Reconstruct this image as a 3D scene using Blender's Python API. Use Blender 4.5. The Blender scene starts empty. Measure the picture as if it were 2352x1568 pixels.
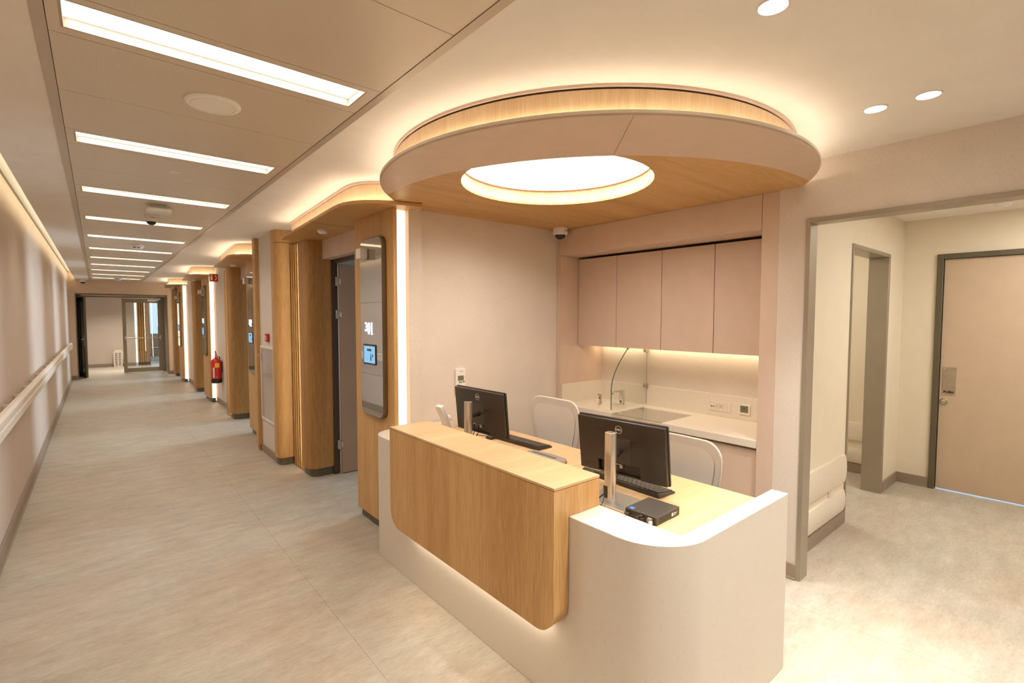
import bpy, bmesh, math, random
from mathutils import Vector, Matrix
random.seed(7)
PI = math.pi
S = bpy.context.scene
COL = S.collection

# ------------------------------------------------------------------ camera
cd = bpy.data.cameras.new('camera'); cam = bpy.data.objects.new('camera', cd); COL.objects.link(cam)
YAW, PITCH, ROLL, FPX, EYE = 0.698241562, -0.0501388949, 0.00141339073, 1135.068, 1.6
fw = Vector((math.sin(YAW)*math.cos(PITCH), math.cos(YAW)*math.cos(PITCH), math.sin(PITCH)))
rt = Vector((math.cos(YAW), -math.sin(YAW), 0)); up = rt.cross(fw)
r2 = math.cos(ROLL)*rt + math.sin(ROLL)*up; u2 = -math.sin(ROLL)*rt + math.cos(ROLL)*up
M = Matrix((r2, u2, -fw)).transposed().to_4x4(); M.translation = Vector((0, 0, EYE))
cam.matrix_world = M
cd.sensor_fit = 'HORIZONTAL'; cd.sensor_width = 36.0; cd.lens = FPX/2352*36.0
cd.clip_start = 0.02; cd.clip_end = 100
S.camera = cam

# ------------------------------------------------------------------ world and exposure
w = bpy.data.worlds.new('world'); S.world = w; w.use_nodes = True
w.node_tree.nodes['Background'].inputs[0].default_value = (0.62, 0.78, 1.0, 1)
w.node_tree.nodes['Background'].inputs[1].default_value = 0.6
S.view_settings.view_transform = 'Standard'; S.view_settings.look = 'None'
S.view_settings.gamma = 1.0; S.view_settings.use_curve_mapping = False
S.view_settings.exposure = 0.40
S.cycles.max_bounces = 10; S.cycles.diffuse_bounces = 6; S.cycles.glossy_bounces = 4
S.cycles.transmission_bounces = 8; S.cycles.transparent_max_bounces = 12
S.cycles.sample_clamp_indirect = 6.0
S.cycles.caustics_reflective = False; S.cycles.caustics_refractive = False

# light colours and strengths (lamps of the place)
WARM = (1.0, 0.85, 0.66); NEUT = (1.0, 0.90, 0.78); CREAM = (1.0, 0.92, 0.80); DAY = (0.66, 0.82, 1.0)
E_CEIL = 1.7; P_CEIL = 5.2; E_COVE = 12.5; E_DISC = 1.7; P_DISC = 17.5; E_VERT = 1.3; E_LEFT = 7.5

# ------------------------------------------------------------------ materials
def new_mat(name):
    m = bpy.data.materials.new(name); m.use_nodes = True
    nt = m.node_tree; b = nt.nodes['Principled BSDF']
    return m, nt, b
def coords(nt, sc=(1, 1, 1)):
    tc = nt.nodes.new('ShaderNodeTexCoord'); mp = nt.nodes.new('ShaderNodeMapping')
    mp.inputs['Scale'].default_value = sc
    nt.links.new(tc.outputs['Object'], mp.inputs[0]); return mp
def noise(nt, mp, scale, detail=3, rough=.5):
    n = nt.nodes.new('ShaderNodeTexNoise'); n.inputs['Scale'].default_value = scale
    n.inputs['Detail'].default_value = detail; n.inputs['Roughness'].default_value = rough
    nt.links.new(mp.outputs[0], n.inputs['Vector']); return n
def ramp(nt, src, stops):
    r = nt.nodes.new('ShaderNodeValToRGB'); el = r.color_ramp.elements
    while len(el) < len(stops): el.new(0.5)
    for e, (p, c) in zip(el, stops): e.position = p; e.color = (*c, 1)
    nt.links.new(src, r.inputs[0]); return r
def bump(nt, b, src, strength, dist=.002):
    bp = nt.nodes.new('ShaderNodeBump'); bp.inputs['Strength'].default_value = strength
    bp.inputs['Distance'].default_value = dist
    nt.links.new(src, bp.inputs['Height']); nt.links.new(bp.outputs[0], b.inputs['Normal'])
def mul(c, k): return tuple(min(1, x*k) for x in c)
def plain(name, col, rough=.5, metal=0.0, var=.06, scale=6, bmp=0.0, bscale=300, spec=None, sc=(1, 1, 1)):
    m, nt, b = new_mat(name); mp = coords(nt, sc)
    n = noise(nt, mp, scale)
    r = ramp(nt, n.outputs[0], [(.3, mul(col, 1-var)), (.7, mul(col, 1+var))])
    nt.links.new(r.outputs[0], b.inputs['Base Color'])
    b.inputs['Roughness'].default_value = rough; b.inputs['Metallic'].default_value = metal
    if spec is not None: b.inputs['Specular IOR Level'].default_value = spec
    if bmp:
        n2 = noise(nt, mp, bscale, 2); bump(nt, b, n2.outputs[0], bmp)
    return m
def wood(name, axis, light=(.64, .395, .165), dark=(.45, .245, .08), rough=.42):
    m, nt, b = new_mat(name)
    sc = {'Z': (1, 1, .055), 'Y': (1, .055, 1), 'X': (.055, 1, 1)}[axis]
    mp = coords(nt, sc)
    warp = noise(nt, mp, 5, 3)
    add = nt.nodes.new('ShaderNodeVectorMath'); add.operation = 'MULTIPLY_ADD'
    nt.links.new(warp.outputs['Color'], add.inputs[0]); add.inputs[1].default_value = (.12, .12, .12)
    nt.links.new(mp.outputs[0], add.inputs[2])
    n1 = nt.nodes.new('ShaderNodeTexNoise'); n1.inputs['Scale'].default_value = 11; n1.inputs['Detail'].default_value = 5
    n1.inputs['Roughness'].default_value = .6
    n2 = nt.nodes.new('ShaderNodeTexNoise'); n2.inputs['Scale'].default_value = 150; n2.inputs['Detail'].default_value = 3
    nt.links.new(add.outputs[0], n1.inputs['Vector']); nt.links.new(add.outputs[0], n2.inputs['Vector'])
    mx = nt.nodes.new('ShaderNodeMath'); mx.operation = 'MULTIPLY_ADD'
    nt.links.new(n2.outputs[0], mx.inputs[0]); mx.inputs[1].default_value = .50
    sc2 = nt.nodes.new('ShaderNodeMath'); sc2.operation = 'MULTIPLY'; sc2.inputs[1].default_value = .50
    nt.links.new(n1.outputs[0], sc2.inputs[0]); nt.links.new(sc2.outputs[0], mx.inputs[2])
    n3 = nt.nodes.new('ShaderNodeTexNoise'); n3.inputs['Scale'].default_value = 4.5; n3.inputs['Detail'].default_value = 2
    nt.links.new(add.outputs[0], n3.inputs['Vector'])
    m3 = nt.nodes.new('ShaderNodeMath'); m3.operation = 'MULTIPLY_ADD'; m3.inputs[1].default_value = .28
    nt.links.new(n3.outputs[0], m3.inputs[0])
    m4 = nt.nodes.new('ShaderNodeMath'); m4.operation = 'MULTIPLY'; m4.inputs[1].default_value = .72
    nt.links.new(mx.outputs[0], m4.inputs[0]); nt.links.new(m4.outputs[0], m3.inputs[2]); mx = m3
    mid = tuple((a+c)/2 for a, c in zip(light, dark))
    r = ramp(nt, mx.outputs[0], [(.39, dark), (.50, mid), (.61, light)])
    nt.links.new(r.outputs[0], b.inputs['Base Color'])
    b.inputs['Roughness'].default_value = rough
    bump(nt, b, mx.outputs[0], .06, .001)
    return m
def emit(name, col, strength, base=(.8, .8, .8)):
    m, nt, b = new_mat(name)
    b.inputs['Base Color'].default_value = (*base, 1); b.inputs['Roughness'].default_value = .6
    b.inputs['Emission Color'].default_value = (*col, 1); b.inputs['Emission Strength'].default_value = strength
    return m
def fabric(name, col):
    m, nt, b = new_mat(name); mp = coords(nt)
    big = noise(nt, mp, 3, 4)
    r = ramp(nt, big.outputs[0], [(.3, mul(col, .96)), (.7, mul(col, 1.03))])
    mpf = coords(nt, (60, 60, 420)); mpg = coords(nt, (420, 420, 50))
    a = noise(nt, mpf, 1, 2); c = noise(nt, mpg, 1, 2)
    ad = nt.nodes.new('ShaderNodeMath'); ad.operation = 'ADD'
    nt.links.new(a.outputs[0], ad.inputs[0]); nt.links.new(c.outputs[0], ad.inputs[1])
    rr = ramp(nt, ad.outputs[0], [(.35, (.86,)*3), (.65, (1.0,)*3)])
    sc = nt.nodes.new('ShaderNodeMath'); sc.operation = 'MULTIPLY'; sc.inputs[1].default_value = .5
    nt.links.new(ad.outputs[0], sc.inputs[0]); nt.links.new(sc.outputs[0], rr.inputs[0])
    mixn = nt.nodes.new('ShaderNodeMix'); mixn.data_type = 'RGBA'; mixn.blend_type = 'MULTIPLY'; mixn.inputs[0].default_value = 1
    nt.links.new(r.outputs[0], mixn.inputs[6]); nt.links.new(rr.outputs[0], mixn.inputs[7])
    nt.links.new(mixn.outputs[2], b.inputs['Base Color']); b.inputs['Roughness'].default_value = .85
    bump(nt, b, ad.outputs[0], .25, .001)
    return m
def floor_mat(name):
    m, nt, b = new_mat(name)
    mp = coords(nt, (.55, 1.5, 1)); mp2 = coords(nt, (.55, 2.0, 1)); mp3 = coords(nt, (1, 1, 1))
    big = noise(nt, mp3, 1.1, 4, .6); blot = noise(nt, mp, 7, 9, .72); fine = noise(nt, mp2, 38, 8, .78)
    prev = None
    for n_, k_ in ((big, .22), (blot, .42), (fine, .36)):
        mm = nt.nodes.new('ShaderNodeMath'); mm.operation = 'MULTIPLY_ADD'; mm.inputs[1].default_value = k_
        nt.links.new(n_.outputs[0], mm.inputs[0])
        if prev: nt.links.new(prev.outputs[0], mm.inputs[2])
        else: mm.inputs[2].default_value = 0
        prev = mm
    r = ramp(nt, prev.outputs[0], [(.40, (.385, .33, .26)), (.5, (.475, .425, .355)), (.60, (.575, .53, .46))])
    tint = noise(nt, mp3, 2.3, 3, .5)
    rt_ = ramp(nt, tint.outputs[0], [(.4, (1.0, .97, .93)), (.6, (.955, .985, .97))])
    mx = nt.nodes.new('ShaderNodeMix'); mx.data_type = 'RGBA'; mx.blend_type = 'MULTIPLY'; mx.inputs[0].default_value = 1
    nt.links.new(r.outputs[0], mx.inputs[6]); nt.links.new(rt_.outputs[0], mx.inputs[7])
    nt.links.new(mx.outputs[2], b.inputs['Base Color']); b.inputs['Roughness'].default_value = .45
    b.inputs['Specular IOR Level'].default_value = .35
    bump(nt, b, fine.outputs[0], .06, .001)
    return m
def perforated(name, col):
    m, nt, b = new_mat(name); tc = nt.nodes.new('ShaderNodeTexCoord')
    sp = nt.nodes.new('ShaderNodeSeparateXYZ'); nt.links.new(tc.outputs['Object'], sp.inputs[0])
    K = 2*PI/.0055; outs = []
    for i in (0, 1):
        k = nt.nodes.new('ShaderNodeMath'); k.operation = 'MULTIPLY'; k.inputs[1].default_value = K
        s = nt.nodes.new('ShaderNodeMath'); s.operation = 'COSINE'
        nt.links.new(sp.outputs[i], k.inputs[0]); nt.links.new(k.outputs[0], s.inputs[0]); outs.append(s)
    a = nt.nodes.new('ShaderNodeMath'); a.operation = 'ADD'
    nt.links.new(outs[0].outputs[0], a.inputs[0]); nt.links.new(outs[1].outputs[0], a.inputs[1])
    h = nt.nodes.new('ShaderNodeMath'); h.operation = 'MULTIPLY'; h.inputs[1].default_value = .5
    nt.links.new(a.outputs[0], h.inputs[0])
    r = ramp(nt, h.outputs[0], [(.15, col), (.5, mul(col, .84))])
    nt.links.new(r.outputs[0], b.inputs['Base Color'])
    b.inputs['Roughness'].default_value = .38; b.inputs['Metallic'].default_value = .25
    return m
def terrazzo(name, col, chip):
    m, nt, b = new_mat(name); mp = coords(nt)
    v = nt.nodes.new('ShaderNodeTexVoronoi'); v.inputs['Scale'].default_value = 190
    nt.links.new(mp.outputs[0], v.inputs['Vector'])
    n = noise(nt, mp, 60, 2)
    a = nt.nodes.new('ShaderNodeMath'); a.operation = 'MULTIPLY_ADD'; a.inputs[1].default_value = -.9
    nt.links.new(n.outputs[0], a.inputs[0]); a.inputs[2].default_value = .60
    s = nt.nodes.new('ShaderNodeMath'); s.operation = 'SUBTRACT'
    nt.links.new(a.outputs[0], s.inputs[0]); nt.links.new(v.outputs['Distance'], s.inputs[1])
    r = ramp(nt, s.outputs[0], [(.02, col), (.09, chip)])
    nt.links.new(r.outputs[0], b.inputs['Base Color']); b.inputs['Roughness'].default_value = .38
    return m
def glass(name, tint, alpha_like=.92, rough=0.0):
    m = bpy.data.materials.new(name); m.use_nodes = True; nt = m.node_tree; nt.nodes.clear()
    out = nt.nodes.new('ShaderNodeOutputMaterial'); mix = nt.nodes.new('ShaderNodeMixShader')
    tr = nt.nodes.new('ShaderNodeBsdfTransparent'); gl = nt.nodes.new('ShaderNodeBsdfGlossy'); fr = nt.nodes.new('ShaderNodeFresnel')
    fr.inputs[0].default_value = 1.5; tr.inputs[0].default_value = (*tint, 1); gl.inputs['Roughness'].default_value = rough
    ad = nt.nodes.new('ShaderNodeMath'); ad.operation = 'ADD'; ad.inputs[1].default_value = 1-alpha_like; ad.use_clamp = True
    nt.links.new(fr.outputs[0], ad.inputs[0])
    gm = nt.nodes.new('ShaderNodeNewGeometry'); iv = nt.nodes.new('ShaderNodeMath'); iv.operation = 'SUBTRACT'; iv.inputs[0].default_value = 1
    nt.links.new(gm.outputs['Backfacing'], iv.inputs[1]); mm = nt.nodes.new('ShaderNodeMath'); mm.operation = 'MULTIPLY'
    nt.links.new(iv.outputs[0], mm.inputs[0]); nt.links.new(ad.outputs[0], mm.inputs[1]); nt.links.new(mm.outputs[0], mix.inputs[0])
    nt.links.new(tr.outputs[0], mix.inputs[1]); nt.links.new(gl.outputs[0], mix.inputs[2]); nt.links.new(mix.outputs[0], out.inputs[0])
    return m

WHITE = plain('white_plaster', (.85, .815, .77), .8, var=.02, bmp=.05, bscale=120)
WALLF = fabric('fabric_wallpaper', (.76, .685, .61))
LEFTW = fabric('left_wallpaper', (.66, .555, .465)); ENDW = fabric('end_wallpaper', (.80, .625, .475))
CREAMW = plain('cream_paint', (.78, .70, .565), .75, var=.02, bmp=.05, bscale=150)
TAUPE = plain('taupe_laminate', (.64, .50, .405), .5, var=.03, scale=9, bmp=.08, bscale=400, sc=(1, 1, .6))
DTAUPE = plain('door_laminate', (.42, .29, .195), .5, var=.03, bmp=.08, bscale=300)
PDOOR = plain('push_door_laminate', (.57, .435, .31), .5, var=.03, bmp=.08, bscale=300)
OLIVE = plain('olive_metal', (.36, .31, .24), .35, .35, var=.03)
OLIVED = plain('dark_olive_metal', (.13, .112, .075), .4, .2, var=.04)
BROWNJ = plain('dark_brown_jamb', (.075, .045, .028), .45, var=.04)
SKIRT = plain('skirting_vinyl', (.30, .235, .175), .45, var=.04)
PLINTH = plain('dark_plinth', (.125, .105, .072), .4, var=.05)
METALP = perforated('perforated_metal', (.73, .645, .53))
METALS = plain('smooth_metal_panel', (.70, .615, .505), .4, .25, var=.02)
METALT = plain('ceiling_trim_metal', (.55, .47, .38), .3, .4, var=.02)
GAPM = plain('shadow_gap', (.05, .04, .03), .8)
FLOORM = floor_mat('vinyl_floor')
WZ = wood('oak_vertical', 'Z'); WX = wood('oak_crosswise', 'X'); WY = wood('oak_lengthwise', 'Y')
WZL = wood('lit_oak_vertical', 'Z', (.74, .575, .37), (.60, .42, .23))  # same oak, paled for glow-lit parts; their light is in the colour
WXT = wood('pale_oak_worktop', 'X', (.67, .465, .265), (.53, .345, .165))
WD = wood('oak_brown_vertical', 'Z', (.50, .285, .10), (.31, .145, .035), .45)
STONE = terrazzo('speckled_solid_surface', (.70, .64, .56), (.55, .48, .39))
STONE2 = plain('solid_surface', (.76, .70, .60), .4, var=.02, scale=40)
BWHITE = plain('bright_white_plastic', (.88, .86, .82), .45, var=.01)
HOUSE = plain('beige_housing', (.46, .38, .30), .6, var=.01)
WPLAS = plain('white_plastic', (.80, .78, .74), .4, var=.02)
CPLAS = plain('cream_plastic', (.78, .70, .60), .4, var=.02)
BPLAS = plain('black_plastic', (.035, .027, .02), .35, var=.1)
BPLAS2 = plain('black_key_plastic', (.055, .045, .036), .45, var=.1)
GPLAS = plain('grey_plastic', (.27, .24, .22), .4, var=.04)
ALU = plain('brushed_aluminium', (.62, .58, .52), .32, .8, var=.04, sc=(1, 1, .05), scale=80)
CHROME = plain('chrome', (.8, .78, .75), .12, 1.0, var=.02)
BRONZE = plain('bronze_metal', (.22, .17, .105), .35, .7, var=.04)
MIRRORM = plain('bronze_mirror', (.50, .455, .40), .04, .92, var=.01)
DARKG = plain('dark_glass', (.02, .02, .02), .06)
RED = plain('red_enamel', (.62, .02, .015), .25, var=.05)
REDP = plain('red_plastic', (.55, .03, .03), .4, var=.05)
YEL = plain('yellow_label', (.9, .5, .04), .5)
ORANGE = plain('orange_plastic', (.9, .33, .02), .5)
GREEN = plain('green_label', (.05, .42, .14), .5)
BLUE = plain('blue_sticker', (.06, .2, .55), .4)
BLACKR = plain('black_rubber', (.015, .013, .012), .6)
STEEL = plain('satin_steel', (.50, .42, .32), .38, .75, var=.10, scale=14)
MESHF = plain('pale_chair_mesh', (.60, .565, .52), .85, var=.03, bmp=.3, bscale=900)
MESHI = plain('pale_chair_mesh_insert', (.66, .62, .57), .85, var=.03, bmp=.3, bscale=900)
CHFR = plain('pale_chair_frame', (.66, .61, .55), .45, var=.02)
GLASS = glass('clear_glass', (.975, .985, .978), .995)
GLASSE = plain('green_glass_edge', (.06, .135, .095), .15)
GLASSM = glass('milky_cabinet_glass', (.95, .9, .86), .80, .02)
nt_ = GLASSM.node_tree; o_ = [n_ for n_ in nt_.nodes if n_.type == 'OUTPUT_MATERIAL'][0]; src_ = o_.inputs[0].links[0].from_socket
df_ = nt_.nodes.new('ShaderNodeBsdfDiffuse'); df_.inputs[0].default_value = (.75, .70, .66, 1); mx_ = nt_.nodes.new('ShaderNodeMixShader'); mx_.inputs[0].default_value = .38
nt_.links.new(src_, mx_.inputs[1]); nt_.links.new(df_.outputs[0], mx_.inputs[2]); nt_.links.new(mx_.outputs[0], o_.inputs[0])
GLASSD = glass('door_glass', (.90, .93, .93), .95)
L_CEIL = emit('strip_diffuser', NEUT, E_CEIL); L_COVE = emit('warm_led_tape', WARM, E_COVE)
L_DISC = emit('round_diffuser', NEUT, E_DISC); L_VERT = emit('vertical_led', (1, .84, .62), E_VERT)
L_LEFT = emit('cove_led', (1.0, .86, .60), E_LEFT); L_DOWN = emit('downlight_lens', CREAM, 8.0)
L_CAB = emit('under_cabinet_led', (1.0, .80, .52), 9.0); L_DESK = emit('desk_led', (1, .88, .70), 8.0)
L_COL = emit('column_led', (1, .86, .62), 17.0); L_NUM = emit('lit_numeral', (.62, .80, 1.0), 1.25); L_SCR = emit('lit_screen', (.22, .56, .92), .62, (.15, .25, .3))
L_HALO = emit('numeral_halo', (.30, .50, 1.0), .55)
L_GAP = emit('daylight_gap', (.22, .50, .85), .5)
INK = plain('dark_ink', (.02, .03, .06), .6)
SCRD = plain('screen_grey_mark', (.05, .14, .22), .5)
LCD = plain('green_lcd', (.16, .17, .08), .3)
LCD2 = plain('grey_lcd', (.17, .155, .13), .3)
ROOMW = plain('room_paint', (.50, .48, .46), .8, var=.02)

# ------------------------------------------------------------------ mesh building
ORG = {}
class MB:
    def __init__(s): s.v = []; s.f = []
    def _add(s, vs, fs):
        n = len(s.v); s.v += [tuple(v) for v in vs]; s.f += [tuple(i+n for i in f) for f in fs]; return s
    def box(s, x0, x1, y0, y1, z0, z1):
        if x0 > x1: x0, x1 = x1, x0
        if y0 > y1: y0, y1 = y1, y0
        if z0 > z1: z0, z1 = z1, z0
        return s._add([(x, y, z) for z in (z0, z1) for y in (y0, y1) for x in (x0, x1)],
                      [(0, 2, 3, 1), (4, 5, 7, 6), (0, 1, 5, 4), (2, 6, 7, 3), (0, 4, 6, 2), (1, 3, 7, 5)])
    def prism(s, poly, a, b, axis='Z'):
        # poly: list of 2D points; axis Z -> (x,y), X -> (y,z), Y -> (x,z)
        ar = sum(poly[i-1][0]*poly[i][1]-poly[i][0]*poly[i-1][1] for i in range(len(poly)))
        if ar < 0: poly = poly[::-1]
        def P(p, h): return {'Z': (p[0], p[1], h), 'X': (h, p[0], p[1]), 'Y': (p[0], h, p[1])}[axis]
        n = len(poly); lo, hi = min(a, b), max(a, b)
        vs = [P(p, lo) for p in poly]+[P(p, hi) for p in poly]
        fs = [tuple(range(n))[::-1], tuple(range(n, 2*n))]+[(i, (i+1) % n, n+(i+1) % n, n+i) for i in range(n)]
        if axis == 'Y': fs = [f[::-1] for f in fs]
        return s._add(vs, fs)
    def ribbon(s, pts, w0, w1, z0, z1, closed=False):
        # solid wall following a plan path: from offset w0 to w1 (left of travel), z0..z1
        n = len(pts); nr = []
        for i in range(n):
            p = pts[i-1] if (i or closed) else pts[0]; q = pts[(i+1) % n] if (i < n-1 or closed) else pts[-1]
            d = Vector((q[0]-p[0], q[1]-p[1])).normalized(); nr.append((-d.y, d.x))
        vs = []
        for (x, y), (a, b) in zip(pts, nr):
            vs += [(x+a*w0, y+b*w0, z0), (x+a*w1, y+b*w1, z0), (x+a*w1, y+b*w1, z1), (x+a*w0, y+b*w0, z1)]
        fs = []
        for i in range(n if closed else n-1):
            j = (i+1) % n
            for k in range(4): fs.append((4*i+k, 4*j+k, 4*j+(k+1) % 4, 4*i+(k+1) % 4))
        if not closed: fs += [(3, 2, 1, 0), (4*n-4, 4*n-3, 4*n-2, 4*n-1)]
        return s._add(vs, fs)
    def lathe(s, c, prof, n=32, axis='Z'):
        vs = []; fs = []
        for r, h in prof:
            for i in range(n):
                a = 2*PI*i/n; u, v = r*math.cos(a), r*math.sin(a)
                p = {'Z': (u, v, h), 'X': (h, u, v), 'Y': (v, h, u)}[axis]
                vs.append((c[0]+p[0], c[1]+p[1], c[2]+p[2]))
        m = len(prof)
        for k in range(m-1):
            for i in range(n):
                j = (i+1) % n; fs.append((k*n+i, k*n+j, (k+1)*n+j, (k+1)*n+i))
        if prof[0][0] > 1e-6: fs.append(tuple(range(n))[::-1])
        if prof[-1][0] > 1e-6: fs.append(tuple((m-1)*n+i for i in range(n)))
        return s._add(vs, fs)
    def cyl(s, c, r, h, axis='Z', n=32): return s.lathe(c, [(r, 0), (r, h)], n, axis)
    def tube(s, pts, r, n=8):
        pts = [Vector(p) for p in pts]; vs = []; fs = []; a = None
        for i, p in enumerate(pts):
            d = (pts[min(i+1, len(pts)-1)]-pts[max(i-1, 0)]).normalized()
            if a is None:
                a = d.cross(Vector((0, 0, 1))); a = a if a.length > .1 else d.cross(Vector((1, 0, 0)))
            else: a = a-d*a.dot(d)
            a = a.normalized(); b = d.cross(a)
            for k in range(n):
                t = 2*PI*k/n; vs.append(p+a*r*math.cos(t)+b*r*math.sin(t))
        for i in range(len(pts)-1):
            for k in range(n):
                j = (k+1) % n; fs.append((i*n+k, i*n+j, (i+1)*n+j, (i+1)*n+k))
        fs += [tuple(range(n))[::-1], tuple((len(pts)-1)*n+k for k in range(n))]
        return s._add(vs, fs)
    def build(s, name, mat, parent=None, bevel=0.0, smooth=False, seg=2):
        off = ORG.get(parent.name, Vector()) if parent else Vector()
        me = bpy.data.meshes.new(name); me.from_pydata([Vector(v)-off for v in s.v], [], s.f)
        bm = bmesh.new(); bm.from_mesh(me); bmesh.ops.recalc_face_normals(bm, faces=bm.faces); bm.to_mesh(me); bm.free()
        me.materials.append(mat)
        o = bpy.data.objects.new(name, me); COL.objects.link(o)
        if parent: o.parent = parent; ORG[o.name] = off
        if bevel:
            b = o.modifiers.new('bevel', 'BEVEL'); b.width = bevel; b.segments = seg; b.limit_method = 'ANGLE'; b.angle_limit = math.radians(40)
        if smooth or bevel:
            me.polygons.foreach_set('use_smooth', [True]*len(me.polygons)); me.set_sharp_from_angle(angle=math.radians(35))
        return o
def B(*a): return MB().box(*a)
def thing(name, loc=(0, 0, 0), label=None, cat=None, group=None, kind=None):
    o = bpy.data.objects.new(name, None); COL.objects.link(o); o.location = loc; o.empty_display_size = .1
    ORG[o.name] = Vector(loc); return tag(o, label, cat, group, kind)
def tag(o, label=None, cat=None, group=None, kind=None):
    if label: o['label'] = label
    if cat: o['category'] = cat
    if group: o['group'] = group
    if kind: o['kind'] = kind
    return o
def copy_tree(o, parent=None):
    c = o.copy(); COL.objects.link(c)
    if parent: c.parent = parent
    for ch in o.children: copy_tree(ch, c)
    return c
def rrect(x0, x1, y0, y1, r, n=8):
    out = []
    for cx, cy, a in ((x1-r, y1-r, 0), (x0+r, y1-r, 90), (x0+r, y0+r, 180), (x1-r, y0+r, 270)):
        for i in range(n+1):
            t = math.radians(a+90*i/n); out.append((cx+r*math.cos(t), cy+r*math.sin(t)))
    return out
def arc(cx, cy, r, a0, a1, n):
    return [(cx+r*math.cos(math.radians(a0+(a1-a0)*i/n)), cy+r*math.sin(math.radians(a0+(a1-a0)*i/n))) for i in range(n+1)]
def area(name, loc, rot, sx, sy, power, col, spread=PI):
    l = bpy.data.lights.new(name, 'AREA'); l.shape = 'RECTANGLE'; l.size = sx; l.size_y = sy; l.energy = power; l.color = col; l.spread = spread
    o = bpy.data.objects.new(name, l); COL.objects.link(o); o.location = loc; o.rotation_euler = rot; return o
def text(name, body, size, mat, parent, loc, rot, extrude=.0006, align='CENTER', bold=0.0):
    c = bpy.data.curves.new(name, 'FONT'); c.body = body; c.size = size; c.extrude = extrude; c.align_x = align; c.align_y = 'CENTER'; c.offset = bold
    t = bpy.data.objects.new('tmp', c); COL.objects.link(t)
    dg = bpy.context.evaluated_depsgraph_get(); me = bpy.data.meshes.new_from_object(t.evaluated_get(dg))
    COL.objects.unlink(t); bpy.data.objects.remove(t)
    me.materials.clear(); me.materials.append(mat)
    o = bpy.data.objects.new(name, me); COL.objects.link(o)
    o.parent = parent; o.location = Vector(loc)-ORG.get(parent.name, Vector()); o.rotation_euler = rot; ORG[o.name] = Vector(loc)
    return o

H = 2.51            # ceiling height
Y_END = 16.6        # end wall of the corridor
XL = -0.53          # left wall
XP = 1.57           # front of the sign panels
XW = 1.69           # wall between the portals
P = [3.80, 7.49, 11.25, 14.95]        # far edge of each sign panel / near jamb of each doorway
C = [4.955, 8.56, 12.2, 15.78]        # near face of each rounded column

# ------------------------------------------------------------------ floor
fl = thing('floor', (0, 0, 0), 'mottled beige vinyl floor of corridor and lobby', 'floor', kind='structure')
B(-1.2, 9, -3.2, 26, -.06, -.004).build('floor_slab', plain('screed', (.36, .31, .25), .8), fl)
for a, b in ((-1.2, .93), (.93, 2.93), (2.93, 4.93), (4.93, 9.0)):
    B(a+.0006, b-.0006, -3.2, 26, -.004, 0).build('vinyl_sheet', FLOORM, fl)

# ------------------------------------------------------------------ left wall
wl = thing('wall_left', (XL, 0, 0), 'long beige papered wall along the corridor with a handrail', 'wall', kind='structure')
B(XL-.15, XL, -3, Y_END, 0, 2.69).build('wall_face', LEFTW, wl)
B(XL, XL+.012, -3, Y_END, 2.688, 2.70).build('shadow_profile', OLIVED, wl)
bl = B(XL, XL+.014, -3, Y_END, .004, .10).box(XL, XL+.028, -3, Y_END, 0, .012).build('baseboard_left', SKIRT, None, .003)
tag(bl, 'brown skirting along the foot of the left corridor wall', 'baseboard', kind='structure')

# ------------------------------------------------------------------ ceiling
ce = thing('ceiling', (0, 0, H), 'plaster and perforated metal panel ceiling over the corridor', 'ceiling', kind='structure')
B(-.385, -.127, -3, Y_END+1.1, H, H+.04).build('plaster_soffit', WHITE, ce)
B(XL-.15, -.30, -3, Y_END, H+.21, H+.24).build('cove_top', WHITE, ce)
B(-.30, -.285, -3, Y_END, H+.04, H+.24).build('cove_back', WHITE, ce)
B(.95, 6.2, -3, 1.27, H, H+.04).box(.95, 3.4, 1.27, Y_END+1.1, H, H+.04).build('plaster_field', WHITE, ce)
B(3.3, 6.2, 1.27, 3.4, H, H+.04).build('plaster_field', WHITE, ce)
B(-.127, -.092, -3, Y_END, H-.002, H+.03).build('edge_trim', METALT, ce)
B(.917, .95, -3, Y_END, H-.002, H+.03).build('edge_trim', METALT, ce)
B(-.13, .95, -3, Y_END+1.1, H+.06, H+.09).build('void_lid', GAPM, ce)
LY = [1.955+1.336*k for k in range(-3, 12)]        # near edge of each light slot
for k, y in enumerate(LY):
    y0 = y-.035; y1 = min(y+.235, Y_END)
    if y+.2 > Y_END: break
    m = MB(); g = .0015
    m.box(-.09, -.06, y0+g, y1-g, H, H+.02); m.box(.872, .915, y0+g, y1-g, H, H+.02)
    m.box(-.06, .872, y0+g, y, H, H+.02); m.box(-.06, .872, y+.187, y1-g, H, H+.02)
    m.build('light_panel', METALS, ce)
    for j in (0, 1):
        a = y1+j*.533; b = min(a+.533, Y_END)
        if b-a > .05:
            B(-.09, .915, a+g, b-g, H, H+.02).build('ceiling_panel', METALP, ce)
ordn = ['nearest', 'second', 'third', 'fourth', 'fifth', 'sixth', 'seventh', 'eighth', 'ninth', 'tenth', 'eleventh', 'twelfth']
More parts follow.
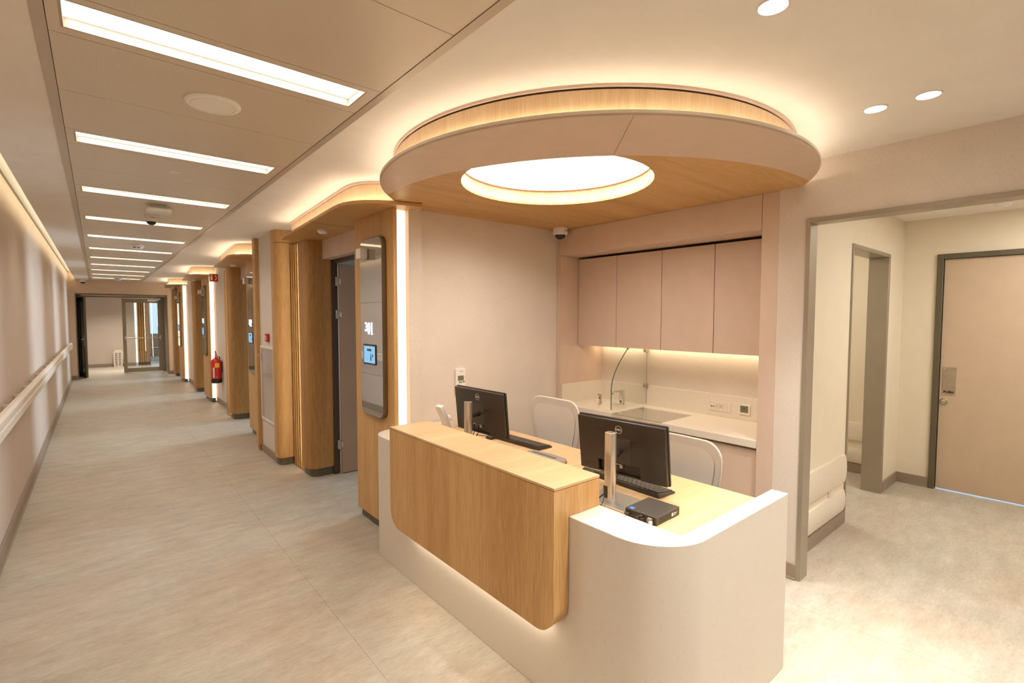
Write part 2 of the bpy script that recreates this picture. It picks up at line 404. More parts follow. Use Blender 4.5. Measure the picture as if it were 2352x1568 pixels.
for k, y in enumerate(LY):
    if y+.2 > Y_END: break
    i = k-3
    lab = ('white strip light set across the metal corridor ceiling, %s from the desk end' % ordn[i]) if i >= 0 else 'white strip light over the entrance lobby, %s one before the desk' % ordn[-i-1]
    t = thing('ceiling_strip_light', (.406, y+.0935, H), lab, 'ceiling light', 'strip lights across the metal ceiling')
    m = MB(); m.box(-.06, -.052, y, y+.187, H, H+.05).box(.864, .872, y, y+.187, H, H+.05).box(-.052, .864, y, y+.006, H, H+.05).box(-.052, .864, y+.181, y+.187, H, H+.05)
    m.build('housing', HOUSE, t)
    B(-.052, .864, y+.006, y+.181, H+.032, H+.036).build('diffuser', L_CEIL, t)
    area('strip_lamp', (.406, y+.0935, H+.031), (0, 0, 0), .90, .165, P_CEIL, NEUT, 2.5)
# LED strip in the left cove
ct = B(-.372, -.352, -3, Y_END, H+.041, H+.053).build('cove_light', L_LEFT, None)
ct.name = 'cove_light'
ct.data.transform(Matrix.Translation((0, 0, .0)))
tag(ct, 'warm line of light hidden in the slot above the left wall', 'cove light')

# ------------------------------------------------------------------ handrail
hr = thing('handrail', (XL, 4, .9), 'cream profiled handrail running along the left corridor wall', 'handrail')
pr = [(-.487, .885), (-.452, .865), (-.440, .875), (-.436, .93), (-.442, .940), (-.436, .950), (-.438, .985), (-.452, 1.0), (-.475, 1.0), (-.490, .985)]
MB().prism([(x, z) for x, z in pr], -2.9, 14.85, 'Y').build('rail', CPLAS, hr, .003)
y = -2.5
while y < 14.8:
    MB().box(XL, -.485, y-.012, y+.012, .955, .975).build('bracket', CPLAS, hr, .002); y += .62
sw = B(XL, XL+.01, 15.2, 15.28, .31, .39).build('wall_socket', CPLAS, None, .002)
tag(sw, 'small cream socket low on the left wall near the far doors', 'socket')

# ------------------------------------------------------------------ end wall, deep opening and glass doors
YD = 17.66
we = thing('wall_end', (.5, Y_END, 0), 'pale wall closing the corridor around the double glass doors', 'wall', kind='structure')
MB().box(XL-.15, -.40, Y_END, Y_END+.16, 0, 2.9).box(1.50, 3.2, Y_END, Y_END+.16, 0, 2.9).box(-.40, 1.50, Y_END, Y_END+.16, 2.17, 2.9).build('wall_face', ENDW, we)
MB().box(-.52, -.40, Y_END+.16, YD, 0, 2.6).box(1.50, 1.62, Y_END+.16, YD, 0, 2.6).box(-.40, 1.50, Y_END+.16, YD, 2.14, 2.6).build('reveal', OLIVE, we)
B(XL+.014, -.40, Y_END-.014, Y_END, 0, .09).build('baseboard_end', SKIRT, None)
tag(bpy.data.objects['baseboard_end'], 'brown skirting at the end wall left of the doors', 'baseboard', kind='structure')
be = B(1.50, 1.60, Y_END-.014, Y_END, 0, .09).build('baseboard_end', SKIRT, None)
tag(be, 'brown skirting at the end wall right of the doors', 'baseboard', kind='structure')
d1 = thing('door_1', (.55, YD, 0), 'double glass doors in dark bronze frame at the corridor end', 'door', kind='structure')
MB().box(-.405, -.385, Y_END-.012, Y_END+.02, 0, 2.175).box(1.485, 1.505, Y_END-.012, Y_END+.02, 0, 2.175).box(-.405, 1.505, Y_END-.012, Y_END+.02, 2.155, 2.175).build('casing', OLIVED, d1)
MB().box(-.40, -.33, YD-.03, YD+.05, 0, 2.14).box(1.44, 1.50, YD-.03, YD+.05, 0, 2.14).box(-.33, 1.44, YD-.03, YD+.05, 2.10, 2.14).build('frame', OLIVE, d1, .003)
B(-.30, 1.36, YD-.07, YD-.03, 2.09, 2.125).build('closer_rail', ALU, d1, .004)
# right leaf, shut
m = MB().box(.545, .625, YD-.02, YD+.03, .01, 2.09).box(1.36, 1.44, YD-.02, YD+.03, .01, 2.09).box(.625, 1.36, YD-.02, YD+.03, .01, .13).box(.625, 1.36, YD-.02, YD+.03, 1.98, 2.09)
lf = m.build('door_leaf', OLIVE, d1, .003)
B(.625, 1.36, YD+.0, YD+.008, .13, 1.98).build('door_pane', GLASSD, lf)
MB().tube([(.60, YD-.06, .98), (1.40, YD-.06, .98)], .012).box(.585, .61, YD-.07, YD-.02, .93, 1.05).box(1.39, 1.415, YD-.07, YD-.02, .93, 1.05).build('push_bar', ALU, lf)
B(1.12, 1.38, YD-.09, YD-.03, 2.02, 2.085).build('door_closer', ALU, lf, .004)
# left leaf, swung open towards the viewer
a0, b0 = Vector((-.375, YD-.03, 0)), Vector((-.235, YD-.83, 0))
lf2 = MB(); dx = (b0-a0); L2 = dx.length; dx.normalize()
for s0, s1, z0, z1 in ((0, .08, .01, 2.09), (L2-.08, L2, .01, 2.09), (.08, L2-.08, .01, .13), (.08, L2-.08, 1.98, 2.09)): lf2.box(s0, s1, -.025, .025, z0, z1)
rotm = Matrix.Translation(a0) @ Matrix.Rotation(math.atan2(dx.y, dx.x), 4, 'Z')
def xf(m, M): m.v = [tuple(M @ Vector(v)) for v in m.v]; return m
lo2 = xf(lf2, rotm).build('door_leaf', OLIVED, d1, .003)
xf(B(.08, L2-.08, -.004, .004, .13, 1.98), rotm).build('door_pane', glass('dark_door_glass', (.35, .36, .36), .92), lo2)
hd = MB().box(L2-.065, L2-.02, .025, .032, .83, 1.12).tube([(L2-.045, .03, 1.0), (L2-.045, .07, 1.0), (L2-.16, .07, .995)], .009).box(L2-.065, L2-.02, -.032, -.025, .83, 1.12).tube([(L2-.045, -.03, 1.0), (L2-.045, -.07, 1.0), (L2-.16, -.07, .995)], .009)
xf(hd, rotm).build('door_handle', ALU, lo2)

# space beyond the doors
wb = thing('wall_beyond', (1, 20.1, 0), 'pale wall and bright hall seen beyond the glass doors', 'wall', kind='structure')
B(-2.5, .93, 20.1, 20.25, 0, 2.8).build('wall_face', LEFTW, wb)
B(-2.5, .93, 20.08, 20.1, 0, .10).build('skirting', SKIRT, wb)
MB().box(-2.6, -2.5, YD, 24.5, 0, 2.8).box(3.4, 3.5, YD, 24.5, 0, 2.8).box(-2.6, -.52, YD-.1, YD, 0, 2.8).box(1.62, 3.5, YD-.1, YD, 0, 2.8).build('side_wall', LEFTW, wb)
B(-2.6, 3.5, YD, 24.6, H+.05, H+.1).build('lid', WHITE, wb)
MB().box(-2.6, 3.5, 24.5, 24.6, 0, .9).box(-2.6, 3.5, 24.5, 24.6, 2.3, 2.8).build('window_wall', LEFTW, wb)
w1 = thing('window_1', (1, 24.55, 1.6), 'tall blue-lit window at the end of the far hall', 'window', kind='structure')
B(-2.5, 3.4, 24.54, 24.55, .9, 2.3).build('pane', emit('bright_sky', (.55, .80, 1.0), .75), w1)
for x in (-1.3, -.1, 1.1, 2.3): B(x-.02, x+.02, 24.5, 24.54, .9, 2.3).build('frame', OLIVE, w1)
fs = thing('slat_column', (1.17, 20.05, 0), 'slatted wood wall end beyond the glass door', 'column')
B(1.0, 1.20, 20.1, 20.35, .1, 2.5).build('core', WD, fs)
for i in range(4): B(1.0+.055*i, 1.028+.055*i, 20.05, 20.1, .1, 2.5).build('slat', WZ, fs, .004)
MB().prism(arc(1.20, 20.24, .14, -90, 0, 10)+[(1.34, 20.35), (1.20, 20.35)], .1, 2.5).build('rounded_end', DTAUPE, fs, smooth=True)
MB().prism(arc(1.20, 20.25, .13, -90, 0, 10)+[(1.0, 20.25), (1.0, 20.12)], 0, .1).build('plinth', PLINTH, fs)
vl = B(.94, .985, 20.08, 20.11, .1, 2.5).build('vertical_light', L_VERT, None); tag(vl, 'vertical light line beside the slatted wood beyond the glass door', 'wall light')
desk2 = thing('side_table', (1.75, 22.6, 0), 'low dark bench with a wire rack below the far window', 'bench')
B(1.35, 2.3, 22.4, 22.8, .40, .44).build('top', DTAUPE, desk2)
for x in (1.4, 2.25): B(x-.02, x+.02, 22.42, 22.78, 0, .40).build('leg', OLIVED, desk2)
wr = thing('wire_rack', (1.86, 22.6, .44), 'small wire rack standing on the bench in the far hall', 'rack')
for z in (.46, .70, .95, 1.2): B(1.74, 1.98, 22.5, 22.7, z, z+.012).build('shelf', OLIVED, wr)
for x, yy in ((1.74, 22.5), (1.98, 22.5), (1.74, 22.7), (1.98, 22.7)): B(x-.006, x+.006, yy-.006, yy+.006, .44, 1.21).build('upright', OLIVED, wr)
vt = thing('floor_unit', (.47, 20.0, 0), 'low grey slotted unit standing against the wall beyond the doors', 'floor unit')
MB().prism([(.36, 0), (.58, 0), (.60, .42), (.58, .53), (.40, .53), (.36, .46)], 19.88, 20.06, 'Y').build('casing', CPLAS, vt, .004)
for i in range(2):
    for j in range(7): B(.40+.09*i, .46+.09*i, 19.872, 19.88, .05+.06*j, .08+.06*j).build('slot', GPLAS, vt)

# ------------------------------------------------------------------ right wall of the corridor
wr_ = thing('wall_right', (XW, 8, 0), 'beige papered corridor wall between the door portals', 'wall', kind='structure')
def wallpiece(x, y0, y1, nm='wall_face', mat=WALLF): return B(x, x+.10, y0, y1, 0, H).build(nm, mat, wr_)
for k in range(4):
    far = C[k]+.255
    nxt = P[k+1]-.66 if k < 3 else Y_END
    wallpiece(XW, far, nxt)
    # lining behind the sign panel
    wallpiece(XW, P[k]-.66, P[k]-.02)
# ------------------------------------------------------------------ rooms behind the doors
NUM = ['nearest', 'second', 'third', 'farthest']
rm = thing('wall_rooms', (3, 8, 0), 'dim painted patient room walls behind the open doors', 'wall', kind='structure')
for k in range(4):
    y0, y1 = P[k]-.30, C[k]+.75
    if k == 0: y0 = 3.42
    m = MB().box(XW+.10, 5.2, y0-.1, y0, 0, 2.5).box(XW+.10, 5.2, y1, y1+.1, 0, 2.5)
    B(1.862, 5.1, y0+.001, y1-.001, 2.185, 2.25).build('room_shade_lid', PLINTH, rm)  # dark sheet lowered in to stand for the unlit space above the leaf
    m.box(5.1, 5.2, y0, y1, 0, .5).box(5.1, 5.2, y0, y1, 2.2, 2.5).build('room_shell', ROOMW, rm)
    area('window_daylight', (5.05, (y0+y1)/2+(.45 if k == 0 else 0), 1.35), (0, PI/2, 0), 1.6, 1.2, 30 if k == 0 else 55, DAY, 1.9)
    wn = B(5.12, 5.13, y0, y1, .5, 2.2).build('window_%d' % (k+2), emit('window_sky_%d' % k, DAY, 1.0), None)
    tag(wn, 'bright window in the %s patient room' % NUM[k], 'window', kind='structure')

# ------------------------------------------------------------------ portal canopies
def canopy_outline(p, near=True):
    s = [(1.72, -.80), (1.615, -.765), (1.53, -.745), (1.452, -.71), (1.38, -.65), (1.325, -.575), (1.295, -.49), (1.285, -.40), (1.287, -.30)]
    s += [(1.309, .04), (1.336, .45), (1.363, .90), (1.398, 1.36)]
    return [(x, p+y) for x, y in s]
def canopy(k):
    p = P[k]; ext = (C[k]-p)-1.155; out = canopy_outline(p); out = [(x, y+(ext if y > p+.3 else 0)) for x, y in out]
    far = out[-1][1]
    t = thing('door_canopy', (1.45, p+.3, 2.345), 'curved oak canopy with glowing upstand over the %s corridor doorway' % NUM[k], 'canopy', 'curved oak canopies over the doorways')
    poly = out+[(1.72, far)]
    MB().prism(poly, 2.345, 2.368).build('soffit_board', WX, t, .002)
    # upstand set back from the lip (the first canopy tucks under the round one)
    out_ = out if k else [q_ for q_ in out if math.dist(q_, (2.41, 2.14)) > 1.215]
    MB().ribbon(out_[:-1]+[(out_[-1][0]-.004, far-.06)], -.095, -.083, 2.368, 2.492).build('upstand', WZL, t, smooth=True)
    MB().box(1.49, XW, far-.072, far-.06, 2.368, 2.492).build('upstand', WZL, t)
    MB().ribbon(out_[:-1]+[(out_[-1][0]-.004, far-.05)], -.082, -.068, 2.494, H).build('ceiling_ring', TAUPE, t, smooth=True)
    MB().ribbon(out_[:-1]+[(out_[-1][0], far-.02)], -.045, -.030, 2.368, 2.374).build('light_tape', L_COVE, t)
    return t
# the outline runs with the doorway on its right-hand side, so offsets are negative towards it
for k in range(4): canopy(k)

# ------------------------------------------------------------------ numerals drawn by hand (serif)
def numeral(ch, x0, y0, h):
    """return list of filled quads strips in 2D (u to the right, v up)"""
    w_ = h*.50; q = []
    def strip(outer, inner): return [(outer[i], outer[i+1], inner[i+1], inner[i]) for i in range(len(outer)-1)]
    if ch == '0':
        o = [(x0+w_/2+w_*.46*math.sin(t), y0+h/2+h/2*math.cos(t)) for t in [2*PI*i/28 for i in range(29)]]
        n = [(x0+w_/2+w_*.25*math.sin(t), y0+h/2+h*.455*math.cos(t)) for t in [2*PI*i/28 for i in range(29)]]
        q += strip(o, n)
    elif ch == '1':
        c = x0+w_*.42
        q += [((c-.055*h, y0), (c+.055*h, y0), (c+.055*h, y0+h), (c-.055*h, y0+h)), ((c-.17*h, y0), (c+.17*h, y0), (c+.17*h, y0+.045*h), (c-.17*h, y0+.045*h)),
              ((c-.17*h, y0+.90*h), (c, y0+.93*h), (c, y0+h), (c-.17*h, y0+.94*h))]
    else:
        pts3 = [(.08, .80), (.14, .93), (.42, 1.0), (.78, .90), (.80, .68), (.55, .54), (.36, .52)]; pb = [(.36, .52), (.70, .49), (.95, .30), (.82, .08), (.45, 0), (.14, .06), (.06, .22)]
        if ch == '2': pts3 = [(.08, .74), (.16, .92), (.48, 1.0), (.84, .90), (.88, .68), (.62, .42), (.30, .20), (.08, .04)]; pb = [(.08, .04), (.5, .04), (.95, .04)]
        if ch == '4': pts3 = [(.72, 0), (.72, .5), (.72, 1.0)]; pb = [(.70, 1.0), (.38, .62), (.06, .28), (.5, .28), (.98, .28)]
        for pts, tk in ((pts3, .06), (pb, .06)):
            for i in range(len(pts)-1):
                a = Vector(pts[i]); b = Vector(pts[i+1]); a = Vector((x0+a.x*w_, y0+a.y*h)); b = Vector((x0+b.x*w_, y0+b.y*h))
                d = (b-a).normalized(); n = Vector((-d.y, d.x))*tk*h*.55; e = d*tk*h*.25
                q.append((tuple(a-n-e), tuple(b-n+e), tuple(b+n+e), tuple(a+n-e)))
    return q
def numeral_mesh(txt, yc, zc, h, x, grow=0.0):
    # on a wall that faces -X: the reader sees +Y on the left, so u -> -Y
    m = MB(); u = 0; sizes = [(txt[0], .74*h, .26*h)]+[(c, h, 0) for c in txt[1:]]
    tot = .62*.74*h+.62*h*2
    u = -tot/2
    for c, hh, dz in sizes:
        for qd in numeral(c, u, zc-h/2+dz, hh):
            m.prism([(yc-a, b) for a, b in qd], x-.004, x, 'X')
        u += hh*.50+.12*h
    return m

# ------------------------------------------------------------------ door portals
words = ['301', '302', '303', '304']
side = ['nearest', 'second', 'third', 'farthest']
for k in range(4):
    p, c = P[k], C[k]; near = p-.66
    nm = side[k]
    # sign panel
    t = thing('wall_panel', (1.6, p-.33, 0), 'oak panel carrying the %s door sign' % nm, 'wall panel', 'oak sign panels beside the doorways')
    B(XP, 1.60, near, p, .075, 2.345).build('board', WZ, t, .002)
    B(1.60, XW, near+.05, p-.004, .075, 2.345).build('return', WZ, t)
    B(1.60, 1.66, near+.002, p-.01, 0, .075).build('plinth', PLINTH, t)
    B(XW-.001, 1.80, p-.02, p, 0, 2.345).build('jamb_lining', WZ, t)
    # vertical light strip
    v = B(1.612, XW-.012, near+.028, near+.04, .02 if k else .83, 2.34).build('vertical_light', L_VERT, None)
    tag(v, 'glowing vertical light strip in the corner beside the %s oak sign panel' % nm, 'wall light', 'vertical light strips beside the sign panels')
    # mirror sign
    g = thing('door_sign', (XP-.02, p-.365, 1.5), 'tall rounded bronze mirror door sign %s beside the %s doorway' % (words[k], nm), 'door sign', 'mirror signs beside the doorways')
    ya, yb, za, zb = p-.555, p-.17, .862, 2.172
    MB().prism(rrect(ya, yb, za, zb, .07, 8), XP-.030, XP, 'X').build('frame', BRONZE, g, .002)
    full = rrect(ya+.008, yb-.008, za+.008, zb-.008, .063, 8)
    def clip(z0, z1): return [(y_, min(max(z_, z0), z1)) for y_, z_ in full]
    for z0, z1 in ((za, 1.175), (1.177, 1.700), (1.702, zb)):
        pl = []
        for q_ in clip(z0, z1):
            if not pl or (abs(q_[0]-pl[-1][0])+abs(q_[1]-pl[-1][1])) > 1e-5: pl.append(q_)
        # keep the outer shape, drop repeated points on the cut
        MB().prism(pl, XP-.0325, XP-.030, 'X').build('mirror_pane', MIRRORM, g)
    numeral_mesh(words[k], p-.335, 1.512, .088, XP-.033).build('numerals', L_NUM, g)
    sc = MB().prism(rrect(p-.445, p-.23, 1.245, 1.395, .01, 3), XP-.0375, XP-.0325, 'X').build('tablet', BPLAS, g, .001)
    B(XP-.0385, XP-.0375, p-.432, p-.243, 1.258, 1.382).build('screen', L_SCR, sc)
    B(XP-.0389, XP-.0385, p-.375, p-.30, 1.345, 1.362).build('screen_text', SCRD, sc)
    MB().box(XP-.0389, XP-.0385, p-.40, p-.385, 1.30, 1.325).lathe((XP-.0389, p-.365, 1.322), [(.006, 0), (.006, .0004)], 12, 'X').prism([(p-.375, 1.275), (p-.355, 1.275), (p-.358, 1.313), (p-.372, 1.313)], XP-.0389, XP-.0385, 'X').build('screen_figure', SCRD, sc)
    rd = MB().box(XP-.095, XP-.034, p-.325, p-.25, 2.02, 2.095).build('call_unit', WPLAS, None, .004)
    tag(rd, 'small white call unit sticking out high on the %s mirror sign' % nm, 'call unit', 'white call units on the mirror signs')
    # rounded column at the far jamb
    cl = thing('door_column', (1.68, c+.12, 0), 'rounded brown oak column on the far side of the %s doorway' % nm, 'column', 'rounded oak columns beside the doorways')
    pl = [(1.80, c)]+arc(1.565+.085, c+.085, .085, 270, 180, 10)+[(1.565, c+.25), (1.80, c+.25)]
    MB().prism(pl, .085, 2.345).build('body', WD, cl, smooth=True)
    pl = [(1.80, c+.02)]+arc(1.59+.075, c+.02+.075, .075, 270, 180, 10)+[(1.59, c+.25), (1.80, c+.25)]
    MB().prism(pl, 0, .085).build('plinth', PLINTH, cl, smooth=True)
    B(1.569, 1.585, c+.2502, c+.256, .09, 2.34).build('light_strip', L_COL, cl)
    # slats
    st = thing('slat_screen', (1.62, c+.42, 0), 'upright oak slats next to the %s rounded column' % nm, 'slats', 'oak slat screens beside the columns')
    B(1.655, XW-.002, c+.255, c+.615, 0, 2.344).build('backing', WD, st)
    for i in range(5):
        B(1.588, 1.655, c+.285+.068*i, c+.310+.068*i, 0.01, 2.344).build('slat', WZ, st, .008, seg=3)
    # header over the doorway
    hd = B(1.72, 1.815, p, c, 2.163, H).build('trim_%d' % (k+1), TAUPE, None); tag(hd, 'taupe header board over the %s doorway' % nm, 'header', kind='structure')
    # frame and leaf
    d = thing('door_%d' % (k+2), (1.85, c, 0), 'taupe door standing open inside the %s oak doorway' % nm, 'door', kind='structure')
    MB().box(1.80, 1.862, c-.012, c+.03, 0, 2.163).box(1.80, 1.86, p-.03, p+.01, 0, 2.163).box(1.816, 1.86, p, c, 2.13, 2.175).build('frame', BROWNJ, d, .002)
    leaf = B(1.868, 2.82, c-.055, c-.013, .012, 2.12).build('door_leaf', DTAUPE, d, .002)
    for z in (.30, 1.62, 1.95):
        MB().box(1.835, 1.872, c-.03, c-.010, z-.045, z+.045).box(1.862, 1.876, c-.058, c-.013, z-.028, z+.028).build('hinge', ALU, d, .003)
    # smoke sensor under the canopy
    s = thing('smoke_detector', (1.525, p+.575, 2.345), 'small white smoke detector under the %s canopy' % nm, 'smoke detector', 'smoke detectors under the canopies')
    MB().lathe((1.525, p+.575, 2.345), [(.045, 0), (.045, -.012), (.025, -.030), (0, -.030)], 20).build('casing', WPLAS, s, smooth=True)
    MB().lathe((1.525, p+.575, 2.345), [(.0455, -.009), (.0455, -.011), (.040, -.014)], 20).build('sensing_slot', GPLAS, s)

# ------------------------------------------------------------------ hose box between the first two portals
c = C[0]
ca = thing('oak_pier', (1.53, 5.65, 0), 'tall light oak pier with rounded edge beside the hose cabinet', 'column')
pl = [(XW-.002, 5.585)]+arc(1.445+.07, 5.585+.07, .07, 270, 180, 10)+[(1.445, 5.748), (XW-.002, 5.748)]
MB().prism(pl, .08, 2.375).build('body', WZ, ca, smooth=True)
MB().prism(pl, 2.379, H).build('top_piece', WZ, ca, smooth=True)
pl = [(XW, 5.60)]+arc(1.46+.065, 5.60+.065, .065, 270, 180, 10)+[(1.46, 5.75), (XW, 5.75)]
MB().prism(pl, 0, .08).build('plinth', PLINTH, ca, smooth=True)
hb = thing('wall_hose_box', (1.5, 6.05, 0), 'boxed-out papered wall around the fire hose cabinet', 'wall', kind='structure')
Y0, Y1, Z0, Z1 = 5.80, 6.36, .395, 1.26
MB().box(1.475, XW, 5.75, Y0, 0, H).box(1.475, XW, Y1, 6.40, 0, H).box(1.475, XW, Y0, Y1, 0, Z0).box(1.475, XW, Y0, Y1, Z1, H).build('wall_face', WALLF, hb)
B(1.461, 1.475, 5.75, 6.40, 0, .085).build('skirting', SKIRT, hb)
pb = thing('oak_pilaster', (1.46, 6.45, 0), 'narrow oak pilaster on the far side of the hose cabinet', 'column')
B(1.43, 1.62, 6.385, 6.50, .07, 2.375).build('body', WZ, pb, .006)
B(1.43, 1.62, 6.385, 6.50, 2.379, H).build('top_piece', WZ, pb, .006)
B(1.445, 1.62, 6.40, 6.49, 0, .07).build('foot', WD, pb, .012)
hc = thing('fire_hose_cabinet', (1.5, 6.08, .8), 'white-framed fire hose cabinet with red reel behind glass', 'hose cabinet')
f = .028
MB().box(1.462, 1.475, Y0-.0, Y0+f, Z0, Z1).box(1.462, 1.475, Y1-f, Y1, Z0, Z1).box(1.462, 1.475, Y0+f, Y1-f, Z0, Z0+f).box(1.462, 1.475, Y0+f, Y1-f, Z1-f, Z1).build('frame', WPLAS, hc, .002)
MB().box(1.665, 1.675, Y0, Y1, Z0, Z1).box(1.48, 1.665, Y0, Y0+.006, Z0, Z1).box(1.48, 1.665, Y1-.006, Y1, Z0, Z1).box(1.48, 1.665, Y0, Y1, Z0, Z0+.006).box(1.48, 1.665, Y0, Y1, Z1-.006, Z1).build('back_box', WPLAS, hc)
MB().lathe((1.52, 6.10, .86), [(.06, 0), (.27, 0), (.27, .012), (.06, .012)], 40, 'X').lathe((1.62, 6.10, .86), [(.06, 0), (.27, 0), (.27, .012), (.06, .012)], 40, 'X').build('reel', RED, hc, smooth=True)
MB().lathe((1.532, 6.10, .86), [(.17, 0), (.21, .01), (.21, .075), (.17, .086)], 32, 'X').build('hose', BLACKR, hc, smooth=True)
MB().lathe((1.505, 6.10, .86), [(.11, 0), (.11, .012)], 32, 'X').box(1.513, 1.52, 5.85, 6.35, .85, .875).build('hub', BLACKR, hc)
for i in range(4): B(1.5045, 1.505, 6.06, 6.14, .80+.03*i, .812+.03*i).build('label_line', WPLAS, hc)
B(1.466, 1.470, Y0+f, Y1-f, Z0+f, Z1-f).build('door_pane', GLASSM, hc)
MB().tube([(1.462, 6.33, 1.15), (1.43, 6.33, 1.15), (1.43, 6.27, 1.15)], .008).build('door_handle', ALU, hc)
cp = thing('call_point', (1.46, 6.02, 1.36), 'small red fire alarm call point above the hose cabinet', 'call point')
B(1.445, 1.475, 5.975, 6.065, 1.315, 1.405).build('casing', REDP, cp, .006)
B(1.443, 1.445, 5.998, 6.042, 1.34, 1.38).build('break_pane', WPLAS, cp)
B(1.442, 1.443, 6.012, 6.028, 1.35, 1.37).build('emblem', BPLAS, cp)

# skirtings of the plain wall parts
for i, (a, b) in enumerate(((C[1]+.62, P[2]-.66), (C[2]+.62, P[3]-.66), (6.5, P[1]-.66))):
    bb = B(XW-.014, XW, a, b, 0, .09).build('baseboard_right', SKIRT, None)
    tag(bb, ['brown skirting below the fire extinguisher', 'brown skirting between the two far portals', 'brown skirting behind the oak pilaster'][i], 'baseboard', kind='structure')

# extinguisher
ex = thing('fire_extinguisher', (1.60, 10.05, .42), 'red fire extinguisher with yellow label hung on the corridor wall', 'fire extinguisher')
q = (1.595, 10.05, 0)
MB().lathe(q, [(0, .475), (.078, .475), (.082, .50), (.082, .78), (.075, .82), (.05, .85), (.022, .865), (.022, .89), (0, .89)], 28).build('cylinder', RED, ex, smooth=True)
MB().lathe(q, [(0, .42), (.080, .42), (.084, .43), (.084, .495), (.0825, .50), (0, .50)], 28).build('base', BLACKR, ex, smooth=True)
MB().lathe(q, [(.020, .88), (.024, .885), (.024, .915), (0, .92)], 16).box(1.57, 1.59, 10.0, 10.02, .90, .93).build('valve', CHROME, ex)
MB().prism([(10.00, .90), (10.03, .925), (10.11, .985), (10.115, .975), (10.05, .905)], 1.585, 1.605, 'X').build('lever', REDP, ex)
MB().prism([(1.50+.05*0, .0)]*0 or [(1.56, .70), (1.63, .70), (1.63, .78), (1.56, .78)], 9.962, 9.9685, 'Y').build('yellow_label', YEL, ex)
MB().tube([(1.595, 10.08, .90), (1.66, 10.12, .87), (1.668, 10.12, .72), (1.662, 10.10, .58)], .009).build('hose', BLACKR, ex)
B(1.53, 1.555, 9.975, 9.9765, .52, .70).build('text_panel', WPLAS, ex)
MB().box(1.675, XW, 10.02, 10.08, .60, .80).build('bracket', OLIVED, ex)
sg = thing('fire_sign', (1.63, 10.2, 2.28), 'red fire extinguisher sign sticking out from the corridor wall', 'sign')
B(1.55, 1.685, 10.195, 10.20, 2.215, 2.355).build('board', WPLAS, sg)
B(1.553, 1.682, 10.192, 10.195, 2.218, 2.352).build('red_face', RED, sg)
MB().prism([(1.568, 2.24), (1.598, 2.24), (1.598, 2.30), (1.590, 2.312), (1.576, 2.312), (1.568, 2.30)], 10.190, 10.192, 'Y').box(1.578, 1.588, 10.19, 10.192, 2.312, 2.33).box(1.562, 1.60, 10.19, 10.192, 2.326, 2.336).build('extinguisher_symbol', WPLAS, sg)
m = MB()
for i in range(3):
    x = 1.632+.012*(i % 2); z = 2.24+.03*i
    m.prism([(x, z), (x+.022, z+.004), (x+.030, z+.022), (x+.020, z+.018), (x+.014, z+.034), (x+.006, z+.018)], 10.190, 10.192, 'Y')
m.build('flame_symbol', WPLAS, sg)

# ------------------------------------------------------------------ reception niche: walls
XN = 3.22; YN = 3.20
wn = thing('wall_niche', (2.4, YN, 0), 'woven beige wall at the left of the reception niche', 'wall', kind='structure')
B(1.60, XN, YN, YN+.10, 0, H).build('wall_face', WALLF, wn)
wq = thing('wall_lobby', (XN, 1.2, 0), 'woven beige wall with the wide side opening', 'wall', kind='structure')
MB().box(XN, XN+.10, 1.135, 1.292, 0, H).box(XN, XN+.10, -.60, 1.135, 2.17, H).box(XN, XN+.10, -3, -.60, 0, H).build('wall_face', WALLF, wq)
B(XN-.014, XN, 1.135, 1.285, 0, .095).box(XN-.022, XN, 1.135, 1.285, 0, .012).build('baseboard_lobby', SKIRT, None, .002)
tag(bpy.data.objects['baseboard_lobby'], 'brown skirting between desk end and side opening', 'baseboard', kind='structure')
wk = thing('wall_back', (0, -3, 0), 'plain lobby wall behind the viewpoint', 'wall', kind='structure')
B(-1, 6.2, -3.1, -3, 0, 2.8).build('wall_face', WALLF, wk)
# taupe surround of the kitchen recess
ts = thing('trim_5', (XN, 2.3, 0), 'taupe laminate surround of the kitchenette recess', 'surround', kind='structure')
B(XN, XN+.055, 1.292, 1.394, 0, 2.37).build('pilaster', TAUPE, ts, .002)
B(XN+.0555, 3.86, 1.394-.04, 1.393, 0, 2.37).build('side_panel', TAUPE, ts)
B(XN-.004, XN+.06, 3.168, YN-.001, 0, 2.37).build('pilaster', TAUPE, ts, .002)
B(XN+.003, 3.86, 3.161, 3.1675, 0, 2.37).build('side_panel', TAUPE, ts)
B(XN, XN+.25, 1.396, 3.160, 2.150, 2.37).build('beam', TAUPE, ts, .002)
B(3.803, 3.86, 1.394, 3.161, 0, 2.37).build('back_panel', WALLF, ts)
B(XN+.262, 3.803, 1.396, 3.160, 2.16, 2.37).build('upper_void', TAUPE, ts)

# ------------------------------------------------------------------ round ceiling canopy over the desk
DC = (2.41, 2.14); DR = 1.262; HC = (2.06, 2.06); HR = .548; ZD = 2.37; AC = (3.0135, 2.6874); AR = 1.5955
rc = thing('round_canopy', (DC[0], DC[1], ZD), 'large round oak and taupe canopy with glowing rim over the reception desk', 'canopy')
def circ(c, r, a): return (c[0]+r*math.cos(math.radians(a)), c[1]+r*math.sin(math.radians(a)))
def ang(c, p): return math.degrees(math.atan2(p[1]-c[1], p[0]-c[0])) % 360
def cc(c1, r1, c2, r2):
    d = math.dist(c1, c2); a = (r1*r1-r2*r2+d*d)/(2*d); h = math.sqrt(max(0, r1*r1-a*a))
    mx, my = c1[0]+a*(c2[0]-c1[0])/d, c1[1]+a*(c2[1]-c1[1])/d; ux, uy = (c2[1]-c1[1])/d, -(c2[0]-c1[0])/d
    return (mx+h*ux, my+h*uy), (mx-h*ux, my-h*uy)
q1, q2 = cc(DC, DR, AC, AR); pr_, plft = (q1, q2) if q1[0] > q2[0] else (q2, q1)      # arc meets disc edge
